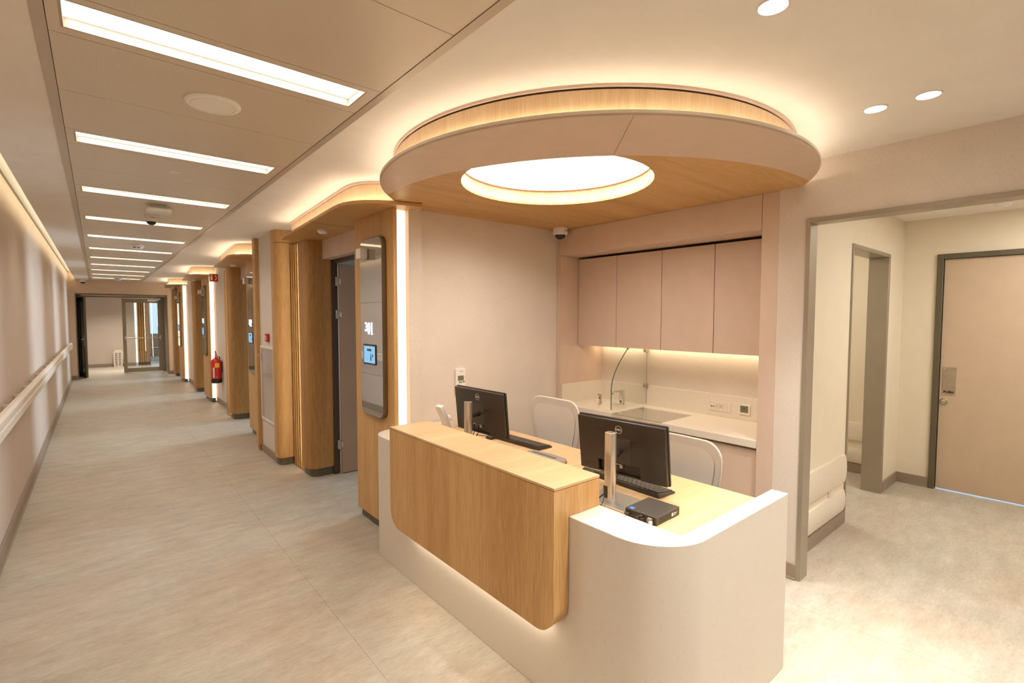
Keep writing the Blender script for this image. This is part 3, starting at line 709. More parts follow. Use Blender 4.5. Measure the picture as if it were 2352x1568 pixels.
h1, h2 = cc(HC, HR, AC, AR); hr_, hl_ = (h1, h2) if h1[0] > h2[0] else (h2, h1)      # arc meets hole
aw = 360-math.degrees(math.acos((XN-DC[0])/DR)); an = 180-math.degrees(math.asin((YN-DC[1])/DR))   # disc meets walls (going clockwise from aw to an)
def arcpts(c, r, pa, pb, n, ccw=False):
    a, b = ang(c, pa), ang(c, pb)
    if ccw and b < a: b += 360
    if not ccw and b > a: b -= 360
    return arc(c[0], c[1], r, a, b, n)
# oak field: along arc right part, far side of hole, arc left part, disc edge to wall, walls
arcR = arcpts(AC, AR, pr_, hr_, 24); holeFar = arcpts(HC, HR, hr_, hl_, 36, ccw=True); arcL = arcpts(AC, AR, hl_, plft, 16)
edgeL = arcpts(DC, DR, plft, circ(DC, DR, an), 6); edgeR = arcpts(DC, DR, circ(DC, DR, aw), pr_, 3)
field = arcR+holeFar[1:]+arcL[1:]+edgeL[1:]+[(XN, YN)]+edgeR[:-1]
MB().prism(field, ZD, ZD+.013).build('oak_soffit', WX, rc)
# taupe crescent in two pieces, split by a fine seam at the hole's right end
seam_o = (1.598, 1.183); aso = ang(DC, seam_o); seam_o = circ(DC, DR, aso)
holeNear = arcpts(HC, HR, hl_, hr_, 30, ccw=True)
left = arcpts(AC, AR, plft, hr_, 40, ccw=True)+arcpts(DC, DR, circ(DC, DR, aso), plft, 40)
MB().prism(left, ZD-.0015, ZD+.013).build('taupe_soffit', TAUPE, rc)
e = .25
right = arcpts(AC, AR, circ(AC, AR, ang(AC, hr_)+e*.3), pr_, 24, ccw=True)+arcpts(DC, DR, pr_, circ(DC, DR, aso+e*.4), 40)
MB().prism(right, ZD-.0015, ZD+.013).build('taupe_soffit', TAUPE, rc)
rim = arc(DC[0], DC[1], DR, aw, an, 90)
rim_o = arc(DC[0], DC[1], DR+.003, aw, an, 90)
MB().ribbon(rim_o, -.0025, .005, ZD+.006, ZD+.017).build('rim_lip', CPLAS, rc, smooth=True)
rim2 = arc(2.347, 2.107, 1.130, aw+12, an-6, 90)
MB().ribbon(rim2, 0, .014, ZD+.013, 2.490).build('oak_drum', WZL, rc, smooth=True)
MB().ribbon(rim2, 0, .008, 2.488, 2.499).build('shadow_gap', GAPM, rc, smooth=True)
MB().ribbon(rim2, .006, .022, 2.499, H).build('ceiling_ring', TAUPE, rc, smooth=True)
MB().ribbon(arc(DC[0], DC[1], 1.232, aw, an, 90), -.006, .006, ZD+.013, ZD+.016).build('light_tape', L_COVE, rc)
hp = arc(HC[0], HC[1], HR, 0, 360, 72)[:-1]
MB().ribbon(hp, -.014, 0, ZD+.0005, 2.462, closed=True).build('hole_lining', WZL, rc, smooth=True)
sl = thing('round_ceiling_light', (HC[0], HC[1], 2.47), 'large round white light glowing inside the desk canopy', 'ceiling light')
MB().lathe((HC[0], HC[1], 2.465), [(HR+.02, 0), (HR+.02, .01)], 72).build('diffuser', L_DISC, sl)
MB().ribbon(arc(HC[0], HC[1], HR-.004, 0, 360, 72)[:-1], -.012, 0, 2.458, 2.466, closed=True).build('bezel', WD, sl)
dl = bpy.data.lights.new('disc_lamp', 'AREA'); dl.shape = 'DISK'; dl.size = 1.04; dl.energy = P_DISC; dl.color = NEUT; dl.spread = 2.62
do = bpy.data.objects.new('disc_lamp', dl); COL.objects.link(do); do.location = (HC[0], HC[1], 2.463)

# ceiling cameras and devices
def dome_camera(x, y, z, lab, r=.066):
    t = thing('dome_camera', (x, y, z), lab, 'security camera')
    MB().lathe((x, y, z), [(r, 0), (r, -.045), (r*.86, -.058), (0, -.058)], 32).build('housing', WPLAS, t, smooth=True)
    pr = [(r*.74, -.056)]+[(r*.70*math.cos(a), -.060-r*.55*math.sin(a)) for a in [i*PI/2/6 for i in range(6)]]+[(0, -.060-r*.55)]
    MB().lathe((x, y, z), pr, 24).build('dome', DARKG, t, smooth=True)
    MB().lathe((x-.015, y-.03, z-.078), [(.012, 0), (.012, -.008), (0, -.010)], 12).build('lens', BPLAS, t)
    MB().box(x-r*.2, x+r*.45, y-r-.001, y-r+.004, z-.030, z-.024).build('maker_mark', GPLAS, t)
    return t
dome_camera(3.125, 3.07, ZD, 'white dome camera in the corner under the oak desk canopy', .065)
dome_camera(.405, 5.56, H, 'white dome camera hanging from the metal corridor ceiling', .052)
dome_camera(-.24, 16.45, H, 'small white dome camera beside the far end wall', .07)
sp = thing('ceiling_speaker', (.41, 2.48, H), 'round white ceiling speaker between the first two strip lights', 'speaker')
MB().lathe((.41, 2.477, H), [(.105, 0), (.105, -.006), (.098, -.013), (.0835, -.015), (.082, -.012), (.081, -.012)], 48).build('bezel', BWHITE, sp, smooth=True)
MB().lathe((.41, 2.477, H), [(.0812, -.010), (.080, -.0145), (0, -.016)], 40).build('grille', BWHITE, sp, smooth=True)
ap = thing('access_point', (.42, 5.20, H), 'white wireless access point with rounded corners on the metal ceiling', 'access point')
B(.37, .47, 5.02, 5.08, H-.028, H).build('bracket', WPLAS, ap)
MB().prism(rrect(.335, .505, 4.96, 5.12, .03, 5), H-.058, H-.028).build('casing', WPLAS, ap, .010, seg=3)
dt = thing('ceiling_sensor', (.405, 3.80, H), 'flat round sensor flush in the metal ceiling near the second strip', 'sensor')
MB().lathe((.405, 3.80, H), [(.030, 0), (.030, -.004), (.022, -.006), (.020, -.003), (0, -.003)], 28).build('casing', WPLAS, dt, smooth=True)
for y, lab in ((8.0, 'white smoke detector on the metal ceiling halfway down the corridor'), (15.2, 'white smoke detector on the metal ceiling at the corridor end')):
    s = thing('smoke_detector', (.42, y, H), lab, 'smoke detector')
    MB().lathe((.42, y, H), [(.078, 0), (.078, -.018), (.055, -.050), (0, -.052)], 24).build('casing', WPLAS, s, smooth=True)
    MB().box(.38, .405, y-.07, y-.055, H-.04, H-.032).box(.425, .45, y-.07, y-.055, H-.04, H-.032).build('sensing_slot', BPLAS, s)

# downlights in the lobby ceiling
for (x, y, lab) in ((1.547, .655, 'recessed round downlight at the top edge above the desk front'), (2.637, .672, 'recessed round downlight closer to the oak canopy'), (2.640, .492, 'recessed round downlight farther from the oak canopy'), (1.55, .475, 'recessed round downlight over the lobby in front of the desk')):
    t = thing('downlight', (x, y, H), lab, 'downlight', 'lobby downlights')
    MB().lathe((x, y, H), [(.047, 0), (.047, -.003), (.040, -.003), (.038, .02), (.030, .03)], 32).build('bezel', WPLAS, t, smooth=True)
    MB().lathe((x, y, H-.001), [(.039, 0), (.036, .0), (0, .0)], 32).build('lens', L_DOWN, t)
    area('downlight_beam', (x, y, H-.012), (0, 0, 0), .07, .07, 5.5, (1, .95, .88), 1.35)

# ------------------------------------------------------------------ reception desk
dk = thing('reception_desk', (1.9, 2.0, 0), 'white speckled stone reception desk with raised oak counter front', 'reception desk')
XF, XI, YE, XR, YB, ZT = 1.41, 1.593, .873, 2.353, 3.185, .81
outer = [(2.03, YB)]+arc(XF+.15, YB-.15, .15, 90, 180, 12)+arc(XF+.225, YE+.225, .225, 180, 270, 16)+[(XR, YE), (XR, YE+.072)]
inner = [(XI+.012, YE+.072), (XI, YE+.084), (XI, YB-.16)]+arc(XI+.09, YB-.16, .09, 180, 90, 6)+[(2.03, YB-.07)]
MB().prism(outer+inner, 0, ZT).build('stone_base', STONE, dk, .0025)
# oak counter
XC, YC0, YC1, ZC = 1.322, 1.323, 2.714, .942
prof = [(YC0+.0002, ZC-.014), (YC1, ZC-.014)]+[(YC1-.11+.11*math.cos(t), .345+.11-.11*math.sin(t)) for t in [i*PI/2/10 for i in range(11)]]+[(YC0+.1002-.10*math.sin(t), .345+.10-.10*math.cos(t)) for t in [i*PI/2/10 for i in range(11)]]
MB().prism(prof, XC, XC+.018, 'X').build('front_panel', WZ, dk)
prof2 = [(YC0+.0005, ZC-.014), (YC1-.002, ZC-.014)]+[(YC1-.112+.11*math.cos(t), .349+.11-.11*math.sin(t)) for t in [i*PI/2/10 for i in range(11)]]+[(YC0+.10-.10*math.sin(t), .349+.10-.10*math.cos(t)) for t in [i*PI/2/10 for i in range(11)]]
MB().prism(prof2, XC+.018, 1.404, 'X').build('skirt_box', WZ, dk, smooth=True)
B(1.404, 1.588, YC0, YC1-.002, ZT+.001, ZC-.014).build('counter_body', WZ, dk)
B(XC, 1.590, YC0-.001, YC1, ZC-.0125, ZC).build('counter_top', WXT, dk, .002)
B(XC+.03, XF-.02, YC0+.11, YC1-.12, .340, .349).build('light_strip', L_DESK, dk)
# work surface
B(XI, XR, YE+.074, 1.90, .727, .750).build('worktop', WXT, dk, .002)
B(XI, XR, 1.903, YB, .727, .750).build('worktop', WXT, dk, .002)
for yy in (.98, 1.96, 3.06): B(1.62, 2.28, yy, yy+.02, 0, .727).build('support', TAUPE, dk)
B(1.60, 1.612, YE+.1, YB-.1, .1, .727).build('back_panel', TAUPE, dk)

# monitors
def monitor(c, yaw, tilt, postxy, W=.495, Hh=.29, lab=''):
    t = thing('monitor', (0, 0, 0), lab, 'monitor')
    # local frame: panel in YZ plane, back faces -X; head is one mesh set with its tilt
    R = Matrix.Translation(c) @ Matrix.Rotation(-yaw, 4, 'Z') @ Matrix.Rotation(tilt, 4, 'Y')
    w2, h2 = W/2, Hh/2
    m = MB().prism(rrect(-w2, w2, -h2, h2, .006, 3), 0.0, .012, 'X')
    xf(m, R).build('panel', BPLAS, t, .002)
    # back shell with cable recess
    sh = [(-w2+.004, h2-.004), (w2-.004, h2-.004), (w2-.004, -h2+.016), (.145, -h2+.030), (.145, -h2+.075), (-.085, -h2+.075), (-.085, -h2+.022), (-w2+.004, -h2+.016)]
    sh = [(-w2+.004, h2-.004), (w2-.004, h2-.004), (w2-.004, -h2+.004), (.13, -h2+.004), (.13, -h2+.068), (-.105, -h2+.068), (-.105, -h2+.004), (-w2+.004, -h2+.004)]
    shell = xf(MB().prism(sh, -.022, 0, 'X'), R).build('back_shell', BPLAS, t, .005, seg=2)
    xf(B(-.013, -.004, -.105, .13, -h2+.004, -h2+.010), R).build('bottom_rail', BPLAS2, shell)
    xf(B(-.0235, -.022, -.06, .06, -.075, .055), R).build('mount_plate', BPLAS2, shell, .002)
    xf(MB().lathe((-.022, .20, -h2+.032), [(.006, 0), (.006, -.003)], 12, 'X').lathe((-.022, .218, -h2+.03), [(.004, 0), (.004, -.003)], 12, 'X'), R).build('button', BPLAS2, shell)
    xf(B(-.014, .0, .0, .03, -h2+.040, -h2+.062).box(-.014, 0, .05, .075, -h2+.040, -h2+.062), R).build('port', WPLAS, shell)
    for yy in (.018, .06): xf(B(-.024, -.006, yy-.006, yy+.006, -h2+.036, -h2+.058), R).build('plug', BPLAS, shell)
    # logo: ring and letters
    lz = h2-.048
    ring = [(.0185*math.cos(a), .0185*math.sin(a)) for a in [2*PI*i/32 for i in range(32)]]
    m = MB(); n = 32
    for r0, r1 in ((.0195, .0175),):
        for i in range(n):
            a, b = 2*PI*i/n, 2*PI*(i+1)/n
            m.prism([(r0*math.cos(a), lz+r0*math.sin(a)), (r0*math.cos(b), lz+r0*math.sin(b)), (r1*math.cos(b), lz+r1*math.sin(b)), (r1*math.cos(a), lz+r1*math.sin(a))], -.0225, -.022, 'X')
    xf(m, R).build('logo_ring', WPLAS, shell)
    c_ = bpy.data.curves.new('logo_letters', 'FONT'); c_.body = 'DELL'; c_.size = .0135; c_.extrude = .0003; c_.align_x = 'CENTER'; c_.align_y = 'CENTER'; c_.offset = .0003
    tmp = bpy.data.objects.new('tmp', c_); COL.objects.link(tmp)
    me = bpy.data.meshes.new_from_object(tmp.evaluated_get(bpy.context.evaluated_depsgraph_get())); bpy.data.objects.remove(tmp)
    me.materials.clear(); me.materials.append(WPLAS)
    # text XY -> reader on -X side sees +Y at the left: u -> -Y, v -> Z
    me.transform(R @ Matrix(((0, 0, -1, -.0224), (-1, 0, 0, 0), (0, 1, 0, lz), (0, 0, 0, 1))))
    lo = bpy.data.objects.new('logo_letters', me); COL.objects.link(lo); lo.parent = shell; ORG[lo.name] = Vector()
    # stand
    px, py = postxy
    st = MB().prism(rrect(px-.020, px+.020, py-.024, py+.024, .012, 4), .757, 1.075).build('stand_post', ALU, t, .001, smooth=True)
    MB().lathe((px, py, 1.0752), [(.012, 0), (.012, .0012), (0, .0014)], 20).build('post_cap', CHROME, st)
    MB().prism(rrect(px-.022, px-.0195, 0, 0, 0, 1), 0, 0) if False else None
    B(px-.0212, px-.0195, py-.001, py+.021, .775, .830).build('cable_slot', BPLAS, st)
    MB().prism(rrect(px-.055, px+.125, py-.125, py+.125, .006, 3), .7505, .757).build('stand_base', ALU, t, .0015)
    hinge = R @ Vector((-.0235, 0, -.012))
    MB().tube([(px+.015, py, hinge.z-.004), ((px+hinge.x)/2, (py+hinge.y)/2, hinge.z-.002), tuple(hinge)], .013, 14).build('arm', BPLAS, t, smooth=True)
    # cables
    pa = R @ Vector((-.018, .018, -h2+.04)); pb_ = R @ Vector((-.018, .06, -h2+.04)); en = Vector((px-.018, py+.01, .80))
    for q_, sw_ in ((pa, .03), (pb_, .015)):
        e2 = en+Vector((0, .004 if sw_ > .02 else -.004, 0))
        mid = (q_+e2)/2+Vector((.01, 0, -.035)); MB().tube([q_, q_+Vector((0, 0, -.03)), mid, e2], .0028, 6).build('cable', BLACKR, t, smooth=True)
    MB().tube([en, (px-.045, py+.035, .768), (px-.075, py+.06, .7535)], .0032, 6).tube([en, (px-.06, py-.005, .765), (px-.085, py-.01, .7535)], .0025, 6).build('cable', BLACKR, t, smooth=True)
    return t
monitor(Vector((1.96, 1.492, .958)), -.10, -.125, (1.775, 1.415), lab='black monitor nearest the stone desk corner, seen from behind')
monitor(Vector((1.852, 2.51, 1.000)), -.03, -.095, (1.745, 2.50), lab='black monitor at the wall end of the desk, seen from behind')

# keyboards
def keyboard(x0, y0, rot, lab):
    t = thing('keyboard', (0, 0, 0), lab, 'keyboard')
    w_, l_ = .125, .43
    MB().prism([(0, 0), (w_, 0), (w_, .010), (.0, .024), (-.003, .020)], 0, l_, 'Y').build('body', BPLAS, t, .002)
    rows = 6
    for r in range(rows):
        n = 15+(r % 2); x = .008+r*.0188; step = (l_-.02)/n; yy = .01
        i = 0
        while i < n:
            span = 1
            if r == 5 and i == 5: span = 5
            if r in (2, 3, 4) and i == n-5: span = 2
            z = .024-(x+.008)*(.014/w_)
            MB().box(x, x+.0155, yy+.0015, yy+step*span-.0015, z-.002, z+.0035).build('key', BPLAS2, t)
            yy += step*span; i += span
    # sloped feet and rear wire
    MB().box(.002, .012, .03, .05, -.000, .004).box(.002, .012, .38, .40, 0, .004).build('foot', BPLAS, t)
    t.location = (x0, y0, .7505); t.rotation_euler = (0, 0, rot)
    return t
keyboard(1.985, 1.295, math.radians(-3), 'black keyboard on the worktop beside the mini computer')
keyboard(2.120, 2.262, math.radians(2), 'black keyboard on the worktop in front of the wall-end chair')

# mini computer
pc = thing('mini_computer', (0, 0, 0), 'small flat black computer lying near the stone desk corner', 'computer')
pw, pd, ph = .182, .152, .036      # x size, y size
MB().box(0.0, pw, 0, pd, .002, ph).build('case', BPLAS2, pc, .003)
B(-.0012, .0, .008, pd-.008, .006, ph-.006).build('port_plate', BPLAS, pc)
for yy, z, a, b in ((.018, .010, .018, .018), (.055, .011, .016, .008), (.075, .011, .016, .008), (.125, .012, .022, .008), (.062, .022, .014, .006)):
    B(-.014, -.0012, yy, yy+a, z, z+b).build('plug', BPLAS2 if yy != .018 else GPLAS, pc, .001)
for i in range(7): B(-.0016, -.0012, .095+.006*i, .098+.006*i, .020, .030).build('vent_slot', BLACKR, pc)
for i in range(14): B(.02+.006*i, .022+.006*i, -.0004, 0, .008, .029).build('vent_slot', BLACKR, pc)
B(.11, .175, -.0012, 0, .007, .029).build('front_label_plate', BPLAS, pc)
B(.115, .128, -.0016, -.0012, .010, .024).build('label', WPLAS, pc)
B(.133, .155, -.0016, -.0012, .018, .021).box(.133, .150, -.0016, -.0012, .012, .014).build('label_text', WPLAS, pc)
B(.006, .028, .118, .138, ph, ph+.0004).build('blue_sticker', BLUE, pc)
for sx, sy in ((.02, .02), (.16, .02), (.02, .13), (.16, .13)): MB().lathe((sx, sy, 0), [(.006, 0), (.006, .002)], 10).build('foot', BLACKR, pc)
pc.location = (1.713, 1.128, .7505); pc.rotation_euler = (0, 0, math.radians(2))
cb = thing('white_cable', (1.70, 1.2, .75), 'thin white cable curling behind the small black computer', 'cable')
MB().tube([(1.690, 1.143, .764), (1.672, 1.15, .757), (1.655, 1.19, .7545), (1.650, 1.25, .756), (1.64, 1.31, .770), (1.632, 1.36, .762), (1.63, 1.42, .7545)], .0022, 6).build('cord', WPLAS, cb, smooth=True)
MB().box(1.686, 1.70, 1.137, 1.149, .757, .772).build('plug', WPLAS, cb, .002)

# other desk items
cr = thing('card_reader', (2.085, 2.71, .75), 'small black wedge-shaped card reader under the wall-end monitor', 'card reader')
MB().prism([(2.055, .7505), (2.115, .7505), (2.108, .760), (2.075, .772), (2.058, .766)], 2.675, 2.735, 'Y').build('body', BPLAS, cr, .002)
MB().tube([(2.085, 2.735, .757), (2.09, 2.80, .753), (2.06, 2.86, .753)], .002, 6).build('cord', BLACKR, cr)
cr2 = thing('card_reader', (2.06, 1.78, .75), 'small grey-edged card reader beyond the oak counter end', 'card reader')
MB().prism([(2.03, .7505), (2.09, .7505), (2.083, .758), (2.05, .768), (2.033, .762)], 1.745, 1.815, 'Y').build('body', BPLAS, cr2, .002)
B(2.0285, 2.0305, 1.75, 1.81, .7515, .754).build('edge_strip', ALU, cr2)
gd = thing('desk_scanner', (2.03, 2.10, .75), 'low grey curved scanner with an orange tab behind the oak counter', 'scanner')
gp = [(1.985, 2.245), (2.03, 2.262), (2.075, 2.245), (2.09, 2.10), (2.085, 1.985), (2.06, 1.955), (2.02, 1.95), (1.99, 1.965), (1.975, 2.05)]
MB().prism(gp, .7505, .772).build('body', GPLAS, gd, .009, seg=3)
B(2.0, 2.03, 1.9475, 1.9505, .756, .766).build('orange_tab', ORANGE, gd)
B(2.02, 2.045, 2.02, 2.22, .7718, .7726).build('inset', plain('dark_inset', (.12, .11, .10), .4), gd)
ph_ = thing('desk_phone', (1.80, 2.86, .75), 'white upright handset phone leaning on its stand by the wall', 'phone')
ang_ = math.radians(24)
R = Matrix.Translation((1.845, 2.85, .775)) @ Matrix.Rotation(-ang_, 4, 'Y')
xf(MB().prism(rrect(-.036, .036, 0, .245, .008, 3), -.010, .008, 'X'), R).build('back_shell', WPLAS, ph_, .003)
xf(MB().prism(rrect(-.034, .034, .004, .241, .008, 3), .0095, .022, 'X'), R).build('front_shell', WPLAS, ph_, .003)
xf(MB().lathe((.022, 0, .13), [(.026, 0), (.026, .018), (.018, .026), (0, .026)], 24, 'X'), R).build('earpiece', WPLAS, ph_, smooth=True)
MB().prism([(1.73, .7505), (1.90, .7505), (1.885, .775), (1.80, .85), (1.79, .85)], 2.84, 2.865, 'Y').build('stand', WPLAS, ph_, .004)
MB().prism(rrect(1.73, 1.92, 2.80, 2.90, .02, 4), .7505, .762).build('base', WPLAS, ph_, .003)

# wall intercom above the desk
ic = thing('nurse_call_panel', (2.15, YN-.02, 1.10), 'white vertical call panel with screen on the niche wall behind the desk', 'call panel')
MB().prism(rrect(2.104, 2.196, 1.005, 1.198, .008, 4), YN-.022, YN, 'Y').build('casing', WPLAS, ic, .003)
f0 = YN-.0225
B(2.122, 2.176, f0-.0008, f0, 1.105, 1.143).build('screen', LCD2, ic)
MB().prism(rrect(2.130, 2.160, 1.086, 1.098, .003, 3), f0-.0012, f0, 'Y').build('green_button', GREEN, ic)
MB().lathe((2.176, f0, 1.095), [(.0085, 0), (.0085, -.0012)], 20, 'Y').build('red_button', RED, ic)
B(2.1745, 2.1775, f0-.0016, f0-.0012, 1.090, 1.100).build('button_mark', WPLAS, ic)
for i in range(3): MB().lathe((2.188, f0, 1.118+.010*i), [(.0022, 0), (.0022, -.001)], 10, 'Y').build('indicator', GPLAS, ic)
B(2.142, 2.168, f0-.0008, f0, 1.174, 1.178).build('maker_mark', GPLAS, ic)

# ------------------------------------------------------------------ kitchenette
XB = 3.803; XCf = 3.462
ys = [3.158, 2.714, 2.268, 1.827, 1.396]
pos = ['taupe wall cupboard door farthest from the lobby, above the basin', 'taupe wall cupboard second from the basin corner', 'taupe wall cupboard third from the basin corner', 'taupe wall cupboard next to the lobby-side pilaster']
for i in range(4):
    t = thing('wall_cupboard', (3.6, (ys[i]+ys[i+1])/2, 1.33), pos[i], 'cupboard', 'taupe wall cupboards over the counter')
    B(XCf+.02, XB-.001, ys[i+1]+.001, ys[i]-.001, 1.345, 2.13).build('body', TAUPE, t)
    B(XCf, XCf+.019, ys[i+1]+.0022, ys[i]-.0022, 1.334, 2.130).build('door', TAUPE, t, .001)
ul = thing('under_cupboard_light', (3.72, 2.3, 1.34), 'warm light strip under the wall cupboards', 'cabinet light')
B(3.73, 3.76, 1.43, 3.13, 1.336, 1.344).build('tape', L_CAB, ul)
# counter: basin half, glass-covered gap, right half
CZ = .806; ct_ = .053
bs = thing('basin_counter', (3.5, 2.86, CZ), 'cream solid counter half with moulded wash basin', 'counter')
ya, yb = 2.568, 3.160; nx, ny = 60, 60; m = MB(); vs = []; fs = []
for i in range(nx+1):
    for j in range(ny+1):
        x = 3.222+(3.79-3.222)*i/nx; y_ = ya+(yb-ya)*j/ny
        d = math.hypot((x-3.46)/.175, (y_-2.83)/.205); dz = 0
        if d < 1: dz = -.075*(1-d**3)**1.0
        vs.append((x, y_, CZ+dz))
for i in range(nx):
    for j in range(ny):
        a = i*(ny+1)+j; fs.append((a, a+ny+1, a+ny+2, a+1))
m._add(vs, fs)
m._add([(3.222, ya, CZ), (3.222, yb, CZ), (3.222, yb, CZ-ct_), (3.222, ya, CZ-ct_)], [(0, 1, 2, 3)])
o = m.build('worktop', STONE2, bs, smooth=True)
B(3.2225, 3.2452, ya, yb, CZ-ct_+.0005, CZ-.0012).build('front_lip', STONE2, bs)
B(3.223, 3.245, 2.5682, 2.5915, .60, CZ-ct_-.0005).build('end_filler', STONE2, bs)
B(3.285, 3.79, ya+.001, yb, CZ-.125, CZ-.115).build('basin_underside', STONE2, bs)
B(3.2455, 3.79, ya-.0004, ya+.02, CZ-.11, CZ-.0008).build('end_panel', STONE2, bs)
spb = B(3.7905, XB-.0005, 1.396, yb, CZ-.02, .982).build('splashback', STONE2, None, .001); tag(spb, 'cream solid splashback strip along the back of the counter', 'splashback')
B(3.245, 3.79, yb-.012, yb, CZ, .984).build('side_splash', STONE2, bs, .001)
rcn = thing('right_counter', (3.5, 1.75, CZ), 'cream solid counter half below the power sockets', 'counter')
B(3.222, 3.79, 1.394, 2.095, CZ-ct_, CZ).build('worktop', STONE2, rcn, .004)
B(3.66, 3.79, 2.095, 2.568, CZ-ct_, CZ).build('rear_ledge', STONE2, rcn, .002)
gp_ = thing('glass_shelf', (3.45, 2.33, CZ), 'clear glass plate bridging the gap between the counter halves', 'glass shelf')
B(3.24, 3.655, 2.10, 2.565, CZ-.008, CZ).build('plate', GLASS, gp_)
B(3.236, 3.24, 2.10, 2.565, CZ-.007, CZ-.001).build('edge', plain('pale_glass_edge', (.30, .42, .34), .1), gp_)
for x, yy in ((3.27, 2.545), (3.62, 2.545)): B(x, x+.03, yy, yy+.02, CZ-.002, CZ+.003).build('clip', ALU, gp_)
# base cupboards
for (y0, y1, lab) in ((1.396, 1.78, 'taupe base cupboard nearest the lobby under the right counter'), (1.784, 2.095, 'taupe base cupboard behind the second chair'), (2.592, 3.158, 'taupe base cupboard under the wash basin')):
    t = thing('base_cupboard', (3.5, (y0+y1)/2, 0), lab, 'cupboard', 'taupe base cupboards')
    B(3.28, XB-.01, y0, y1, .08, .65).build('body', TAUPE, t)
    B(3.248, 3.267, y0+.002, y1-.002, .085, CZ-ct_-.018).build('door', TAUPE, t, .001)
    B(3.267, 3.28, y0, y1, .66, CZ-ct_-.002).build('grip_recess', OLIVE, t)
    B(3.30, XB-.01, y0, y1, 0, .08).build('plinth', PLINTH, t)
ou = thing('open_bay', (3.5, 2.33, 0), 'open taupe bay below the glass plate', 'cupboard')
B(3.232, 3.658, 2.097, 2.567, .685, .70).build('shelf', TAUPE, ou)
B(3.232, 3.247, 2.097, 2.567, .0, .685).build('front_panel', TAUPE, ou)
# glass screen beside the basin
B(3.236, 3.649, 2.5605, 2.5672, .701, CZ-.010).build('side_lining', STONE2, ou)
B(3.236, 3.649, 2.0975, 2.1025, .701, CZ-ct_-.001).build('side_lining', STONE2, ou)
B(3.650, 3.658, 2.103, 2.5603, .701, CZ-.010).build('rear_lining', STONE2, ou)
gs = thing('glass_screen', (3.55, 2.625, CZ), 'curved clear glass splash screen beside the wash basin', 'glass screen')
cv = [(3.290, CZ+.012), (3.288, 1.00), (3.300, 1.06), (3.330, 1.125), (3.376, 1.192), (3.434, 1.256), (3.505, 1.327)]
MB().prism(cv+[(3.785, 1.327), (3.785, CZ+.012)], 2.617, 2.625, 'Y').build('pane', GLASS, gs)
m = MB()
for a, b in zip(cv[:-1], cv[1:]):
    d = Vector((b[0]-a[0], b[1]-a[1])).normalized(); nrm = Vector((-d.y, d.x))*.0012
    m.prism([(a[0], a[1]), (b[0], b[1]), (b[0]+nrm.x, b[1]+nrm.y), (a[0]+nrm.x, a[1]+nrm.y)], 2.6165, 2.6255, 'Y')
m.build('green_edge', GLASSE, gs)
B(3.784, 3.788, 2.617, 2.625, CZ+.012, 1.327).build('rear_edge', plain('soft_glass_edge', (.5, .48, .42), .2), gs)
for z in (.985, 1.30): MB().box(3.755, 3.790, 2.605, 2.638, z-.018, z+.018).build('clip', STEEL, gs, .002)
MB().box(3.50, 3.52, 2.612, 2.63, 1.318, 1.334).build('clip', STEEL, gs, .002)
# tap and soap
tp = thing('basin_tap', (3.66, 2.80, CZ), 'square chrome mixer tap behind the wash basin', 'tap')
MB().box(3.628, 3.665, 2.765, 2.803, CZ, CZ+.128).build('body', CHROME, tp, .005)
MB().box(3.50, 3.665, 2.770, 2.798, CZ+.115, CZ+.130).build('spout', CHROME, tp, .004)
MB().lathe((3.512, 2.784, CZ+.115), [(.011, 0), (.011, -.014), (0, -.014)], 16).build('aerator', CHROME, tp)
MB().tube([(3.646, 2.765, CZ+.025), (3.646, 2.752, CZ+.028), (3.63, 2.742, CZ+.050)], .005).lathe((3.646, 2.765, CZ+.025), [(.011, 0), (.011, -.012)], 14, 'Y').build('lever', CHROME, tp)
B(3.6272, 3.628, 2.775, 2.792, CZ+.015, CZ+.035).build('sensor_eye', BPLAS, tp)
so = thing('soap_dispenser', (3.56, 2.965, CZ), 'slim chrome soap dispenser at the back of the basin', 'soap dispenser')
MB().lathe((3.56, 2.965, CZ), [(.016, 0), (.0155, .004), (.0135, .008), (.0135, .070), (.0, .078)], 20).build('body', CHROME, so, smooth=True)
xf(MB().lathe((0, 0, 0), [(.0145, 0), (.0145, .018), (0, .018)], 20, 'X'), Matrix.Translation((3.542, 2.965, CZ+.072)) @ Matrix.Rotation(math.radians(-20), 4, 'Y')).build('head', STEEL, so, smooth=True)
B(3.5455, 3.547, 2.960, 2.970, CZ+.038, CZ+.052).build('sensor_eye', BPLAS, so)
# sockets and thermostat
sk = thing('socket_strip', (3.785, 1.93, .885), 'cream multi-outlet socket strip on the splashback', 'socket')
xs = 3.79
B(xs-.008, xs, 1.842, 2.022, .850, .924).build('plate', CPLAS, sk, .002)
for yy in (1.915, 1.955):
    MB().lathe((xs-.009, yy, .886), [(.0195, .001), (.0195, -.0018), (.0170, -.0018), (.0165, .0006), (0, .0006)], 24, 'X').build('outlet', CPLAS, sk, smooth=True)
    MB().lathe((xs-.0100, yy-.0065, .886), [(.0028, 0), (.0028, .0015)], 8, 'X').lathe((xs-.0100, yy+.0065, .886), [(.0028, 0), (.0028, .0015)], 8, 'X').box(xs-.0108, xs-.009, yy-.002, yy+.002, .901, .9035).box(xs-.0108, xs-.009, yy-.002, yy+.002, .8685, .871).build('pin_hole', BPLAS, sk)
for yy in (1.983, 1.998):
    MB().box(xs-.009, xs-.008, yy-.0055, yy+.0055, .876, .902).build('data_port', WPLAS, sk)
    MB().box(xs-.0095, xs-.009, yy-.0045, yy+.0045, .878, .888).build('port_hole', BPLAS, sk)
for yy in (1.868, 1.893, 1.935, 1.975, 2.006): B(xs-.0083, xs-.008, yy-.0004, yy+.0004, .851, .923).build('seam', GPLAS, sk)
